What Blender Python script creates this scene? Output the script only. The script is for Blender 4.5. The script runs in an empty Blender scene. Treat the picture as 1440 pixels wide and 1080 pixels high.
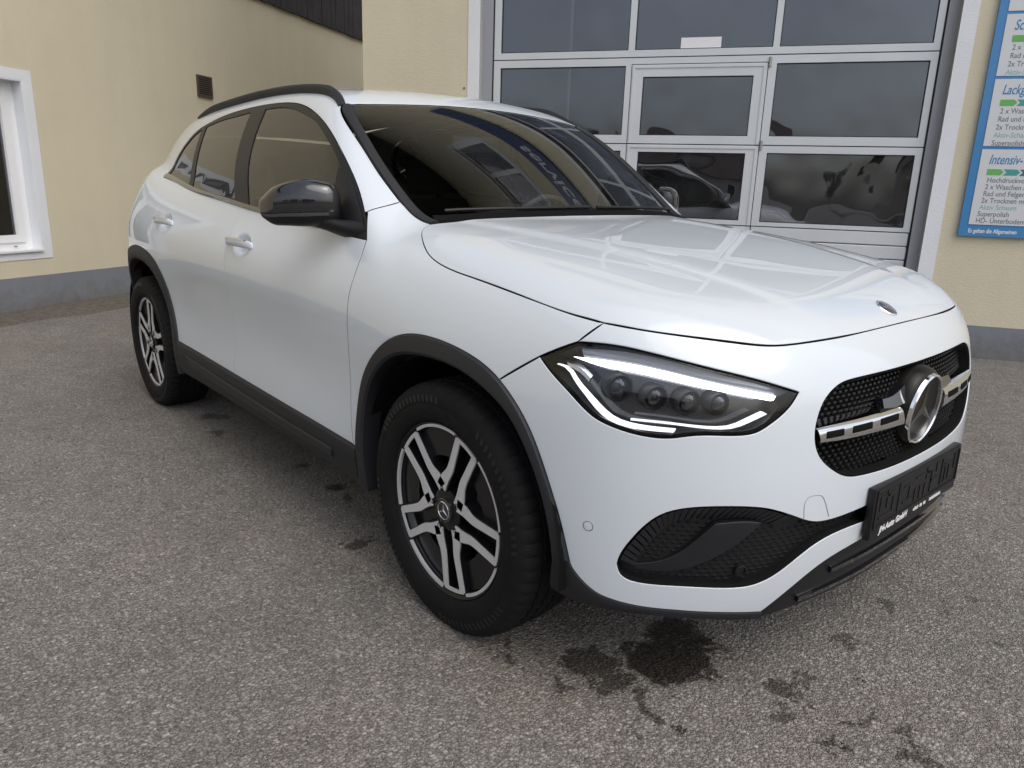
import bpy, bmesh, math, random
import numpy as np
from mathutils import Vector, Matrix
from mathutils.geometry import delaunay_2d_cdt
R = math.radians
random.seed(7)
rng = np.random.default_rng(7)
sc = bpy.context.scene
COL = sc.collection

# ---------------------------------------------------------------- camera, sky, sun, exposure
CAM_POS = np.array([1.5079, -1.9574, 1.2030])
CAM_YAW, CAM_PITCH, CAM_ROLL, CAM_F = 0.7139, 0.2639, 0.0197, 1031.06
def camera_axes():
    h = math.pi - CAM_YAW
    fw = np.array([math.cos(h)*math.cos(CAM_PITCH), math.sin(h)*math.cos(CAM_PITCH), -math.sin(CAM_PITCH)])
    rt = np.array([math.sin(h), -math.cos(h), 0.0]); up = np.cross(rt, fw)
    return fw, rt*math.cos(CAM_ROLL)+up*math.sin(CAM_ROLL), -rt*math.sin(CAM_ROLL)+up*math.cos(CAM_ROLL)
_fw, _rt, _up = camera_axes()
cam_data = bpy.data.cameras.new('camera'); cam = bpy.data.objects.new('camera', cam_data); COL.objects.link(cam)
cam.matrix_world = Matrix(((_rt[0], _up[0], -_fw[0], CAM_POS[0]), (_rt[1], _up[1], -_fw[1], CAM_POS[1]),
                           (_rt[2], _up[2], -_fw[2], CAM_POS[2]), (0, 0, 0, 1)))
cam_data.sensor_fit = 'HORIZONTAL'; cam_data.sensor_width = 36.0; cam_data.lens = 36.0*CAM_F/1440.0
cam_data.clip_start = 0.05; cam_data.clip_end = 500
sc.camera = cam

world = bpy.data.worlds.new('World'); sc.world = world; world.use_nodes = True
wn, wl = world.node_tree.nodes, world.node_tree.links
wn.clear()
SUN_EL, SUN_AZ = R(55), R(4)          # azimuth measured from +x towards +y
sky = wn.new('ShaderNodeTexSky'); sky.sky_type = 'NISHITA'; sky.sun_disc = False
sky.sun_elevation = SUN_EL; sky.sun_rotation = R(90)-SUN_AZ; sky.dust_density = 4.0; sky.air_density = 1.0; sky.ozone_density = 1.0
hsv = wn.new('ShaderNodeHueSaturation'); hsv.inputs['Saturation'].default_value = 0.55
tc = wn.new('ShaderNodeTexCoord')
noi = wn.new('ShaderNodeTexNoise'); noi.inputs['Scale'].default_value = 2.2; noi.inputs['Detail'].default_value = 5; noi.inputs['Roughness'].default_value = .55
cr = wn.new('ShaderNodeMapRange'); cr.inputs['From Min'].default_value = .3; cr.inputs['From Max'].default_value = .7
cr.inputs['To Min'].default_value = .72; cr.inputs['To Max'].default_value = 1.18
mulc = wn.new('ShaderNodeMix'); mulc.data_type = 'RGBA'; mulc.blend_type = 'MULTIPLY'; mulc.inputs[0].default_value = 1
bg = wn.new('ShaderNodeBackground'); bg.inputs['Strength'].default_value = 0.15
wo = wn.new('ShaderNodeOutputWorld')
wl.new(sky.outputs[0], hsv.inputs['Color']); wl.new(tc.outputs['Generated'], noi.inputs['Vector'])
wl.new(noi.outputs['Fac'], cr.inputs['Value']); wl.new(hsv.outputs[0], mulc.inputs[6]); wl.new(cr.outputs[0], mulc.inputs[7])
wl.new(mulc.outputs[2], bg.inputs['Color']); wl.new(bg.outputs[0], wo.inputs[0])
sun_d = bpy.data.lights.new('sun', 'SUN'); sun_d.energy = 0.7; sun_d.angle = R(60); sun_d.color = (1, .98, .96)
sun = bpy.data.objects.new('sun', sun_d); COL.objects.link(sun)
sun.rotation_euler = Vector((-math.cos(SUN_EL)*math.cos(SUN_AZ), -math.cos(SUN_EL)*math.sin(SUN_AZ), -math.sin(SUN_EL))).to_track_quat('-Z', 'Y').to_euler()
sun.location = (6, -8, 12)
sc.view_settings.view_transform = 'Standard'; sc.view_settings.look = 'None'
sc.view_settings.exposure = 0.46; sc.view_settings.gamma = 1.0; sc.view_settings.use_curve_mapping = False

# ---------------------------------------------------------------- materials
MATS = {}
def nt(name):
    m = bpy.data.materials.new(name); m.use_nodes = True
    n, l = m.node_tree.nodes, m.node_tree.links
    MATS[name] = m
    return m, n, l, n['Principled BSDF']
def pm(name, col, rough=.5, metal=0, coat=0, coat_r=.03, spec=.5, emit=None, es=0, bump=None, var=None):
    """principled material; bump=(scale, strength, detail); var=(scale, amount) tone variation"""
    m, n, l, b = nt(name)
    b.inputs['Base Color'].default_value = (*col, 1); b.inputs['Roughness'].default_value = rough; b.inputs['Metallic'].default_value = metal
    b.inputs['Coat Weight'].default_value = coat; b.inputs['Coat Roughness'].default_value = coat_r; b.inputs['Specular IOR Level'].default_value = spec
    if emit: b.inputs['Emission Color'].default_value = (*emit, 1); b.inputs['Emission Strength'].default_value = es
    if bump or var:
        t = n.new('ShaderNodeTexCoord')
    if bump:
        x = n.new('ShaderNodeTexNoise'); x.inputs['Scale'].default_value = bump[0]; x.inputs['Detail'].default_value = bump[2] if len(bump) > 2 else 3
        bp = n.new('ShaderNodeBump'); bp.inputs['Strength'].default_value = bump[1]; bp.inputs['Distance'].default_value = .01
        l.new(t.outputs['Object'], x.inputs['Vector']); l.new(x.outputs['Fac'], bp.inputs['Height']); l.new(bp.outputs[0], b.inputs['Normal'])
    if var:
        x = n.new('ShaderNodeTexNoise'); x.inputs['Scale'].default_value = var[0]; x.inputs['Detail'].default_value = 6
        mr = n.new('ShaderNodeMapRange'); mr.inputs['From Min'].default_value = .25; mr.inputs['From Max'].default_value = .75
        mr.inputs['To Min'].default_value = 1-var[1]; mr.inputs['To Max'].default_value = 1+var[1]
        mx = n.new('ShaderNodeMix'); mx.data_type = 'RGBA'; mx.blend_type = 'MULTIPLY'; mx.inputs[0].default_value = 1; mx.inputs[6].default_value = (*col, 1)
        l.new(t.outputs['Object'], x.inputs['Vector']); l.new(x.outputs['Fac'], mr.inputs['Value']); l.new(mr.outputs[0], mx.inputs[7]); l.new(mx.outputs[2], b.inputs['Base Color'])
    return m
def glass(name, tint, refl=1.0, rough=0.0, ior=1.5):
    m, n, l, b = nt(name); n.remove(b)
    o = n['Material Output']
    tr = n.new('ShaderNodeBsdfTransparent'); tr.inputs[0].default_value = (*tint, 1)
    gl = n.new('ShaderNodeBsdfGlossy'); gl.inputs['Roughness'].default_value = rough; gl.inputs['Color'].default_value = (refl, refl, refl, 1)
    fr = n.new('ShaderNodeFresnel'); fr.inputs['IOR'].default_value = ior
    mx = n.new('ShaderNodeMixShader')
    l.new(fr.outputs[0], mx.inputs[0]); l.new(tr.outputs[0], mx.inputs[1]); l.new(gl.outputs[0], mx.inputs[2]); l.new(mx.outputs[0], o.inputs[0])
    return m
PAINT = pm('white_paint', (.605, .648, .688), .45, 0, 1.0, .012, .3)
PAINT.node_tree.nodes['Principled BSDF'].inputs['Coat IOR'].default_value = 1.62
PLASTIC = pm('black_plastic', (.0135, .0142, .017), .55, 0, 0, .03, .4, bump=(900, .12, 2))
PLASTIC2 = pm('black_trim', (.009, .009, .010), .45, 0, 0, .03, .4)
GLOSS = pm('gloss_black', (.008, .008, .01), .06, 0, 1.0, .01)
CHROME = pm('chrome', (.85, .85, .86), .08, 1)
SATIN = pm('satin_metal', (.62, .62, .63), .28, 1)
MACH = pm('machined_alloy', (.64, .64, .65), .40, .30, .3, .08)
RIMBLK = pm('rim_black', (.007, .007, .008), .30, 0, .15, .1, .35)
RUBBER = pm('tyre_rubber', (.0070, .0070, .0075), .80, 0, 0, .03, .22, bump=(160, .25, 3), var=(14, .25))
DARK = pm('dark_void', (.006, .006, .006), .9, 0, 0, .03, .1)
STEEL = pm('brake_steel', (.25, .25, .25), .4, .9)
CLOTHBLK = pm('seat_fabric', (.055, .055, .058), .85)
DASH = pm('dash_plastic', (.03, .03, .032), .6)
RELIEF = pm('relief_plastic', (.008, .008, .009), .75, 0, 0, .03, .18)
WGLASS = glass('windscreen_glass', (.78, .86, .82), 1.0, 0, 1.7)
SGLASS = glass('side_glass', (.76, .84, .78), 1.0, 0, 1.66)
PGLASS = glass('privacy_glass', (.05, .05, .05), 1.0, 0, 1.75)
LENS = glass('lamp_lens', (.95, .95, .96), 1.0, 0, 1.5)
DRL = pm('lamp_light', (.9, .9, .95), .3, emit=(.92, .95, 1.0), es=4.5)
LAMPIN = pm('lamp_reflector', (.020, .021, .026), .28, .3)
LAMPRING = pm('lamp_ring', (.010, .010, .012), .5, 0, 0, .03, .25)
LAMPLENS = pm('projector_glass', (.012, .013, .016), .22, 0, 0, .1, .4)
LAMPBZ = pm('lamp_bezel_grey', (.10, .105, .115), .3, .3)
DRL2 = pm('lamp_light_soft', (.7, .72, .76), .25, emit=(.92, .95, 1.0), es=.85)
LAMPBLK = pm('lamp_bezel', (.015, .015, .017), .15, 0, .5)
REDLENS = pm('red_lens', (.35, .01, .01), .1, 0, 1)
WHITEPR = pm('white_print', (.75, .75, .75), .5)

# ---------------------------------------------------------------- small mesh helpers
def link(name, me, mat=None, parent=None):
    o = bpy.data.objects.new(name, me); COL.objects.link(o)
    if mat is not None: me.materials.append(mat)
    if parent is not None: o.parent = parent
    return o
def mk(name, V, F, mat, parent=None, normals=None, smooth=True):
    me = bpy.data.meshes.new(name)
    me.from_pydata([tuple(map(float, v)) for v in V], [], [tuple(int(i) for i in f) for f in F])
    if smooth: me.polygons.foreach_set('use_smooth', [True]*len(me.polygons))
    me.update()
    if normals is not None: me.normals_split_custom_set_from_vertices([tuple(map(float, n)) for n in normals])
    return link(name, me, mat, parent)
def from_bm(name, bm, mat, parent=None, smooth=False, recalc=True):
    if recalc: bmesh.ops.recalc_face_normals(bm, faces=bm.faces)
    me = bpy.data.meshes.new(name); bm.to_mesh(me); bm.free()
    if smooth: me.polygons.foreach_set('use_smooth', [True]*len(me.polygons))
    return link(name, me, mat, parent)
def autosmooth(o, ang=35):
    me = o.data; me.polygons.foreach_set('use_smooth', [True]*len(me.polygons))
    bm = bmesh.new(); bm.from_mesh(me)
    for e in bm.edges:
        if len(e.link_faces) == 2 and e.calc_face_angle(0) > R(ang): e.smooth = False
    bm.to_mesh(me); bm.free(); return o
def empty(name, loc=(0, 0, 0), parent=None):
    o = bpy.data.objects.new(name, None); o.location = loc; COL.objects.link(o)
    if parent: o.parent = parent
    return o
def tag(o, label, cat, group=None, kind=None):
    if label: o['label'] = label
    if cat: o['category'] = cat
    if group: o['group'] = group
    if kind: o['kind'] = kind
    return o
def bx(bm, x0, x1, y0, y1, z0, z1, M=None):
    vs = [bm.verts.new(Vector((x, y, z)) if M is None else M @ Vector((x, y, z))) for x in (x0, x1) for y in (y0, y1) for z in (z0, z1)]
    for f in ((0, 1, 3, 2), (4, 6, 7, 5), (0, 4, 5, 1), (2, 3, 7, 6), (0, 2, 6, 4), (1, 5, 7, 3)): bm.faces.new([vs[i] for i in f])
    return vs
def box(name, x0, x1, y0, y1, z0, z1, mat, parent=None, bevel=0, M=None, seg=2):
    bm = bmesh.new(); bx(bm, x0, x1, y0, y1, z0, z1, M); bmesh.ops.recalc_face_normals(bm, faces=bm.faces)
    if bevel: bmesh.ops.bevel(bm, geom=list(bm.edges), offset=bevel, segments=seg, affect='EDGES', profile=.6)
    o = from_bm(name, bm, mat, parent)
    return autosmooth(o) if bevel else o
def lathe(name, prof, mat, parent=None, seg=48, axis='y', M=None, ang=35):
    """prof: list of (radius, along axis); revolved about the axis"""
    V, F = [], []
    n = len(prof)
    for k in range(seg):
        a = 2*math.pi*k/seg
        for r, h in prof: V.append((r*math.cos(a), h, r*math.sin(a)))
    for k in range(seg):
        for i in range(n-1):
            a, b = k*n+i, ((k+1) % seg)*n+i
            F.append((a, b, b+1, a+1))
    if M is not None: V = [M @ Vector(v) for v in V]
    o = mk(name, V, F, mat, parent)
    bm = bmesh.new(); bm.from_mesh(o.data); bmesh.ops.remove_doubles(bm, verts=bm.verts, dist=1e-5); bmesh.ops.recalc_face_normals(bm, faces=bm.faces)
    bm.to_mesh(o.data); bm.free()
    return autosmooth(o, ang)
def tube(name, pts, rad, mat, parent=None, n=8, cap=True, flat=None):
    """swept tube; rad scalar or list; flat=(a,b) elliptical factors along the frame"""
    P = [Vector(p) for p in pts]; m = len(P)
    rad = rad if hasattr(rad, '__len__') else [rad]*m
    V, F = [], []
    up = Vector((0, 0, 1))
    for i in range(m):
        t = (P[min(i+1, m-1)]-P[max(i-1, 0)]).normalized()
        a = t.cross(up)
        if a.length < 1e-3: a = t.cross(Vector((0, 1, 0)))
        a.normalize(); b = a.cross(t).normalized()
        for k in range(n):
            th = 2*math.pi*k/n; fa, fb = flat or (1, 1)
            V.append(P[i]+a*(math.cos(th)*rad[i]*fa)+b*(math.sin(th)*rad[i]*fb))
    for i in range(m-1):
        for k in range(n):
            F.append((i*n+k, i*n+(k+1) % n, (i+1)*n+(k+1) % n, (i+1)*n+k))
    if cap: F.append(tuple(range(n-1, -1, -1))); F.append(tuple((m-1)*n+k for k in range(n)))
    o = mk(name, V, F, mat, parent); return autosmooth(o, 50)

# ---------------------------------------------------------------- body surface of the car (x forward from the front axle, y left, z up)
class Spl:
    def __init__(s, x, y):
        x = np.asarray(x, float); y = np.asarray(y, float); n = len(x); h = np.diff(x)
        A = np.zeros((n, n)); B = np.zeros((n,)+y.shape[1:]); A[0, 0] = A[-1, -1] = 1
        for i in range(1, n-1):
            A[i, i-1] = h[i-1]; A[i, i] = 2*(h[i-1]+h[i]); A[i, i+1] = h[i]
            B[i] = 6*((y[i+1]-y[i])/h[i]-(y[i]-y[i-1])/h[i-1])
        s.x, s.y, s.m, s.h = x, y, np.linalg.solve(A, B), h
    def __call__(s, t):
        t = np.asarray(t, float); i = np.clip(np.searchsorted(s.x, t)-1, 0, len(s.h)-1)
        h = s.h[i]; a = (s.x[i+1]-t)/h; b = 1-a; lo = t < s.x[0]; hi = t > s.x[-1]; tt = t
        if s.y.ndim > 1: a = a[..., None]; b = b[..., None]; h = h[..., None]; lo = lo[..., None]; hi = hi[..., None]; tt = t[..., None]
        v = a*s.y[i]+b*s.y[i+1]+((a**3-a)*s.m[i]+(b**3-b)*s.m[i+1])*h*h/6
        s0 = (s.y[1]-s.y[0])/s.h[0]-s.h[0]*(2*s.m[0]+s.m[1])/6
        s1 = (s.y[-1]-s.y[-2])/s.h[-1]+s.h[-1]*(s.m[-2]+2*s.m[-1])/6
        v = np.where(lo, s.y[0]+s0*(tt-s.x[0]), v); return np.where(hi, s.y[-1]+s1*(tt-s.x[-1]), v)
def even(x, y):
    x = list(x); y = list(y); return Spl([-q for q in x[:0:-1]]+x, y[:0:-1]+y)
class Spl2:
    def __init__(s, xs, zs, T): s.bx = Spl(xs, np.eye(len(xs))); s.bz = Spl(zs, np.eye(len(zs))); s.T = np.asarray(T, float)
    def __call__(s, x, z): return ((s.bx(x) @ s.T)*s.bz(z)).sum(-1)
def smax(a, b, k):
    h = np.maximum(k-np.abs(a-b), 0)/k
    return np.maximum(a, b)+h*h*h*k/6
ZR = [.10, .25, .40, .50, .60, .70, .80, .90, .98, 1.06, 1.14, 1.25]
SX = [-3.6, -3.2, -2.73, -2.2, -1.6, -1.0, -.5, 0, .4, .8]
_h = np.array([.86, .885, .90, .903, .905, .906, .908, .910, .905, .88, .835, .77])
SIDE = [_h-.13, _h-.045, _h,
        [.86, .885, .896, .888, .882, .888, .900, .907, .899, .872, .833, .765],
        [.86, .885, .893, .884, .875, .880, .893, .901, .893, .868, .830, .76],
        [.86, .885, .893, .884, .876, .880, .891, .897, .885, .858, .82, .75],
        [.86, .882, .893, .888, .884, .886, .889, .887, .868, .832, .79, .72],
        [.86, .885, .90, .905, .905, .902, .895, .876, .845, .795, .73, .62],
        [.84, .865, .885, .89, .89, .885, .872, .85, .815, .765, .70, .59],
        [.80, .82, .84, .845, .845, .84, .825, .80, .765, .715, .65, .54]]
Ys = Spl2(SX, ZR, SIDE)
Xn = Spl([.10, .16, .20, .25, .32, .40, .50, .58, .66, .74, .80, .85, .90, .95, 1.05], [.66, .76, .80, .825, .842, .852, .857, .856, .850, .840, .825, .803, .77, .725, .62])
Dp = even([0, .2, .4, .5, .6, .68, .75, .81, .86, .90, .94], [0, .006, .034, .062, .108, .163, .23, .31, .41, .54, .74])
Hc = Spl([-.8, -.5, -.3, 0, .2, .4, .55, .65, .72, .76, .80, .86], [1.132, 1.11, 1.095, 1.065, 1.041, 1.008, .977, .95, .925, .906, .878, .80])
Hs = even([0, .15, .3, .42, .52, .62, .70, .76, .82, .9], [0, 0, .000, .002, .006, .014, .03, .056, .105, .225])
Yb = Spl([-3.6, -3.3, -3.0, -2.6, -2.2, -1.6, -1.0, -.5, -.2], [.60, .66, .715, .765, .795, .818, .818, .812, .80])
Tum = Spl([.9, 1.05, 1.2, 1.35, 1.45, 1.52, 1.58, 1.65], [-.030, 0, .038, .106, .168, .218, .27, .34])
Xw = Spl([.95, 1.07, 1.3, 1.51, 1.6], [-.13, -.30, -.618, -.96, -1.14])
Rc = Spl([-3.6, -3.3, -2.9, -2.4, -1.9, -1.5, -1.2, -.97, -.7], [1.42, 1.487, 1.560, 1.606, 1.617, 1.601, 1.570, 1.525, 1.44])
Xr = Spl([.1, .3, .6, .9, 1.0, 1.06, 1.2, 1.45, 1.6], [-3.40, -3.52, -3.545, -3.52, -3.47, -3.42, -3.34, -3.16, -3.0])
def ridge(x, s):      # raised centre field of the bonnet between two soft creases
    c = .34+.20*np.clip((.75-x)/1.15, 0, 1.2)
    w = np.clip((.78-x)/.25, 0, 1); w = w*w*(3-2*w)
    return .006*w/(1+np.exp((s-c)/.012))
def lower(x, s, z):
    gs = s-Ys(x, z)
    dx = (Dp(s+.01)-Dp(s-.01))/.02
    gf = (x-Xn(z)+Dp(s))/np.sqrt(1+dx*dx)
    dh = (Hc(x+.01)-Hc(x-.01))/.02; ds = (Hs(s+.01)-Hs(s-.01))/.02
    gt = (z-Hc(x)+Hs(s)-ridge(x, s)+.004)/np.sqrt(1+dh*dh+ds*ds)
    gr = (Xr(z)+.35*s**2+2*np.maximum(s-.55, 0)**2-x)*.85
    g = smax(smax(smax(gs, gf, .10), gt, .11), gr, .12)
    return smax(g, .17-z, .03)
def cabin(x, s, z):
    gs = (s-Yb(x)+Tum(z))*.92
    gw = (x-Xw(z)+.3*s*s)*.56
    gt = (z-Rc(x)+.10*s*s)*.97
    gr = (Xr(z)+.35*s**2-x)*.82
    return smax(smax(smax(smax(gt, gw, .09), gs, .10), gr, .1), .8-z, .05)
CABIN_ONLY = False
def G(P):
    x, s, z = P[..., 0], np.sqrt(P[..., 1]**2+1e-8), P[..., 2]
    if CABIN_ONLY: return cabin(x, s, z)
    return -smax(-lower(x, s, z), -cabin(x, s, z), .05)
def Gn(P, h=.003):
    e = np.eye(3)*h
    v = np.stack([G(P+e[i])-G(P-e[i]) for i in range(3)], -1)
    return v/(np.linalg.norm(v, axis=-1, keepdims=True)+1e-12)
def solve(O, D, t0, n=34):
    t = np.full(len(O), float(t0))
    for i in range(n):
        g = G(O+D*t[:, None]); t += np.clip(g, -.08, .5)*(.9 if i < 26 else 1.0)
    return O+D*t[:, None]
class DirChart:
    def __init__(s, a, b, d, O): s.a, s.b, s.d, s.O = [np.asarray(q, float) for q in (a, b, d, O)]
    def to2(s, P): P = np.asarray(P, float)-s.O; return np.stack([P @ s.a, P @ s.b], -1)
    def lift(s, uv): O = s.O+uv[:, :1]*s.a+uv[:, 1:2]*s.b; return solve(O, np.broadcast_to(s.d, O.shape), 0.)
class PolChart:
    def __init__(s, x0=0., k=.8): s.x0, s.k = x0, k
    def to2(s, P): P = np.asarray(P, float); return np.stack([np.arctan2(P[..., 1], (P[..., 0]-s.x0))*s.k, P[..., 2]], -1)
    def lift(s, uv):
        a = uv[:, 0]/s.k; D = np.stack([-np.cos(a), -np.sin(a), 0*a], -1)
        O = np.stack([s.x0+0*a, 0*a, uv[:, 1]], -1); return solve(O-D*1.25, D, 0.)
def tilt(deg, base=.6):
    c, q = math.cos(R(deg)), math.sin(R(deg)); d = np.array([0, c, -q])
    return DirChart((1, 0, 0), (0, q, c), d, np.array([0, 0, base])-d*1.6)
SIDEC = tilt(0); FENDC = tilt(28); CANTC = tilt(50)
TOPC = DirChart((1, 0, 0), (0, 1, 0), (0, 0, -1), (0, 0, 2.0))
WSC = DirChart((0, 1, 0), (-.83, 0, .5578), (-.5578, 0, -.83), (-.6+.5578, 0, 1.3+.83))
FRONTC = PolChart()
REARC = DirChart((0, 1, 0), (0, 0, 1), (1, 0, 0), (-4.2, 0, 0))

def curve(pts, ds=.012):
    """smooth resampled curve through 3D (or 2D) points"""
    P = np.asarray(pts, float)
    if len(P) == 2:
        n = max(2, int(np.linalg.norm(P[1]-P[0])/ds)); return P[0]+(P[1]-P[0])*np.linspace(0, 1, n+1)[:, None]
    c = np.r_[0, np.cumsum(np.linalg.norm(np.diff(P, axis=0), axis=1)**.5)]
    f = Spl(c, P); L = np.linalg.norm(np.diff(f(np.linspace(0, c[-1], 200)), axis=0), axis=1)
    l = np.r_[0, np.cumsum(L)]; n = max(3, int(l[-1]/ds))
    return f(np.interp(np.linspace(0, l[-1], n+1), l, np.linspace(0, c[-1], 200)))
def path(*segs, ds=.012):
    out = []
    for q in segs:
        c = curve(q, ds); out.append(c if not out or np.linalg.norm(out[-1][-1]-c[0]) > 1e-6 else c[1:])
    out = np.concatenate(out)
    if np.linalg.norm(out[0]-out[-1]) < 1e-6: out = out[:-1]
    return out
MIR = np.array([1, -1, 1.])
def sym(half):
    """closed outline from a half path that starts and ends on y=0"""
    h = np.asarray(half); h[0, 1] = 0; h[-1, 1] = 0
    return np.concatenate([h, (h[1:-1]*MIR)[::-1]])
def inpoly(pts, poly):
    x, y = pts[:, 0], pts[:, 1]; r = np.zeros(len(pts), bool); n = len(poly)
    for i in range(n):
        x1, y1 = poly[i]; x2, y2 = poly[(i+1) % n]
        if y1 == y2: continue
        c = ((y1 > y) != (y2 > y)) & (x < (x2-x1)*(y-y1)/(y2-y1)+x1); r ^= c
    return r
def area2(p): return .5*np.sum(p[:, 0]*np.roll(p[:, 1], -1)-np.roll(p[:, 0], -1)*p[:, 1])
def inset(p, d):
    p = p if area2(p) > 0 else p[::-1]
    e = np.roll(p, -1, 0)-np.roll(p, 1, 0); e /= np.linalg.norm(e, axis=1, keepdims=True)+1e-12
    return p+np.stack([-e[:, 1], e[:, 0]], -1)*d
def tri2d(outline, holes, h, fine=()):
    """constrained triangulation of an outline with holes, interior points on a staggered grid"""
    loops = [outline]+list(holes)
    mn, mx = outline.min(0), outline.max(0)
    gx = np.arange(mn[0]+h*.4, mx[0], h); gy = np.arange(mn[1]+h*.4, mx[1], h*.87)
    X, Y = np.meshgrid(gx, gy); X = X+(np.arange(len(gy)) % 2)[:, None]*h*.5
    pts = np.stack([X.ravel(), Y.ravel()], 1)
    for c, rr, hh in fine:
        pts = pts[np.linalg.norm(pts-c, axis=1) > rr]
        X, Y = np.meshgrid(np.arange(c[0]-rr, c[0]+rr, hh), np.arange(c[1]-rr, c[1]+rr, hh)); q = np.stack([X.ravel(), Y.ravel()], 1)
        pts = np.concatenate([pts, q[np.linalg.norm(q-c, axis=1) < rr-hh*.4]])
    ok = inpoly(pts, outline)
    for q in holes: ok &= ~inpoly(pts, q)
    pts = pts[ok]; allb = np.concatenate(loops)
    if len(pts):
        keep = np.ones(len(pts), bool)
        for i in range(0, len(pts), 2000):
            d = np.linalg.norm(pts[i:i+2000, None]-allb[None], axis=2).min(1); keep[i:i+2000] = d > h*.55
        pts = pts[keep]
    edges = []; k = 0
    for q in loops: edges += [(k+i, k+(i+1) % len(q)) for i in range(len(q))]; k += len(q)
    V = np.concatenate([allb, pts])
    r = delaunay_2d_cdt([Vector(v) for v in V.tolist()], edges, [], 0, 1e-7, True)
    vv = np.array([tuple(v) for v in r[0]]); ff = np.array([list(f) for f in r[2]])
    c = vv[ff].mean(1); ok = inpoly(c, outline)
    for q in holes: ok &= ~inpoly(c, q)
    # map loops to output vertices
    omap = {}
    for j, src in enumerate(r[3]):
        for q in src: omap[q] = j
    k = 0; lp = []
    for q in loops: lp.append([omap[k+i] for i in range(len(q))]); k += len(q)
    return vv, ff[ok], lp
def panel(name, outline, chart, mat, parent, h=.024, off=0., gap=.0026, flange=.014, holes=(), side=-1, edge_r=.0015, hole_flange=None, offs=None, seal_shade=True, fine=()):
    """body panel lying on the car's surface inside a closed outline (3D points of the right-hand side)"""
    o2 = chart.to2(outline); o2 = inset(o2, gap) if gap else (o2 if area2(o2) > 0 else o2[::-1])
    h2 = []
    for q in holes:
        q = chart.to2(q); q = q if area2(q) > 0 else q[::-1]
        h2.append(inset(q, -gap) if gap else q)
    uv, F, loops = tri2d(o2, h2, h, [(chart.to2(np.array(c)), r, hh) for c, r, hh in fine])
    P = chart.lift(uv); N = Gn(P)
    # orient
    f0 = F; n0 = np.cross(P[f0[:, 1]]-P[f0[:, 0]], P[f0[:, 2]]-P[f0[:, 0]])
    flip = (n0*N[f0[:, 0]]).sum(1) < 0; F = F.copy(); F[flip] = F[flip][:, ::-1]
    if offs is None: P = P+N*off
    else:
        t1 = np.cross(N, [0, 0, 1.]); t1 /= np.linalg.norm(t1, axis=1, keepdims=True)+1e-9; t2 = np.cross(N, t1); e = .001
        d1 = (offs(P+t1*e)-offs(P-t1*e))/(2*e); d2 = (offs(P+t2*e)-offs(P-t2*e))/(2*e)
        P = P+N*offs(P)[:, None]; N = N-t1*d1[:, None]-t2*d2[:, None]; N /= np.linalg.norm(N, axis=1, keepdims=True)
    V = [P]; NN = [N]; FF = [tuple(f) for f in F]; base = len(P); MI = [0]*len(FF)
    for li, lp in enumerate(loops):
        fl = flange if li == 0 or hole_flange is None else hole_flange
        if not fl: continue
        lp = np.array(lp); b = P[lp]; n = N[lp]; t = np.roll(b, -1, 0)-np.roll(b, 1, 0)
        out = np.cross(t, n); out /= np.linalg.norm(out, axis=1, keepdims=True)+1e-12
        # outward of the material: away from the panel interior
        c2 = uv[lp]; e = np.roll(c2, -1, 0)-np.roll(c2, 1, 0); o_2 = np.stack([e[:, 1], -e[:, 0]], -1)
        m = len(lp); A = b; B = b+out*edge_r*.6-n*edge_r if li == 0 else b-out*edge_r*.6*0-n*edge_r
        sgn = 1
        cen = b+out*.004
        # decide sign by testing chart position
        test = inpoly(chart.to2(cen), o2)
        for q in h2: test &= ~inpoly(chart.to2(cen), q)
        if test.mean() > .5: out = -out
        B = b+out*edge_r*.3-n*edge_r; Cc = B-n*fl
        nb = n*.6+out*.8; nb /= np.linalg.norm(nb, axis=1, keepdims=True)
        V += [A, B, Cc]; NN += [n, nb, out]
        for i in range(m):
            j = (i+1) % m
            for q in (0, 1):
                f = (base+q*m+i, base+q*m+j, base+(q+1)*m+j, base+(q+1)*m+i)
                FF.append(f); MI.append(q if seal_shade else 0)
        # orient the strip to its outward normal
        f = FF[-2*m+1]; vv = np.concatenate(V)
        nn = np.cross(vv[f[1]]-vv[f[0]], vv[f[2]]-vv[f[0]])
        if nn @ out[0] < 0:
            for q in range(2*m): FF[-1-q] = FF[-1-q][::-1]
        base += 3*m
    V = np.concatenate(V); NN = np.concatenate(NN)
    if side > 0: V = V*MIR; NN = NN*MIR; FF = [f[::-1] for f in FF]
    o = mk(name, V, FF, mat, parent, NN)
    if seal_shade and max(MI, default=0): o.data.materials.append(DARK); o.data.polygons.foreach_set('material_index', MI)  # flange inner faces painted black: rubber seal plus the shade inside the gap
    return o
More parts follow.
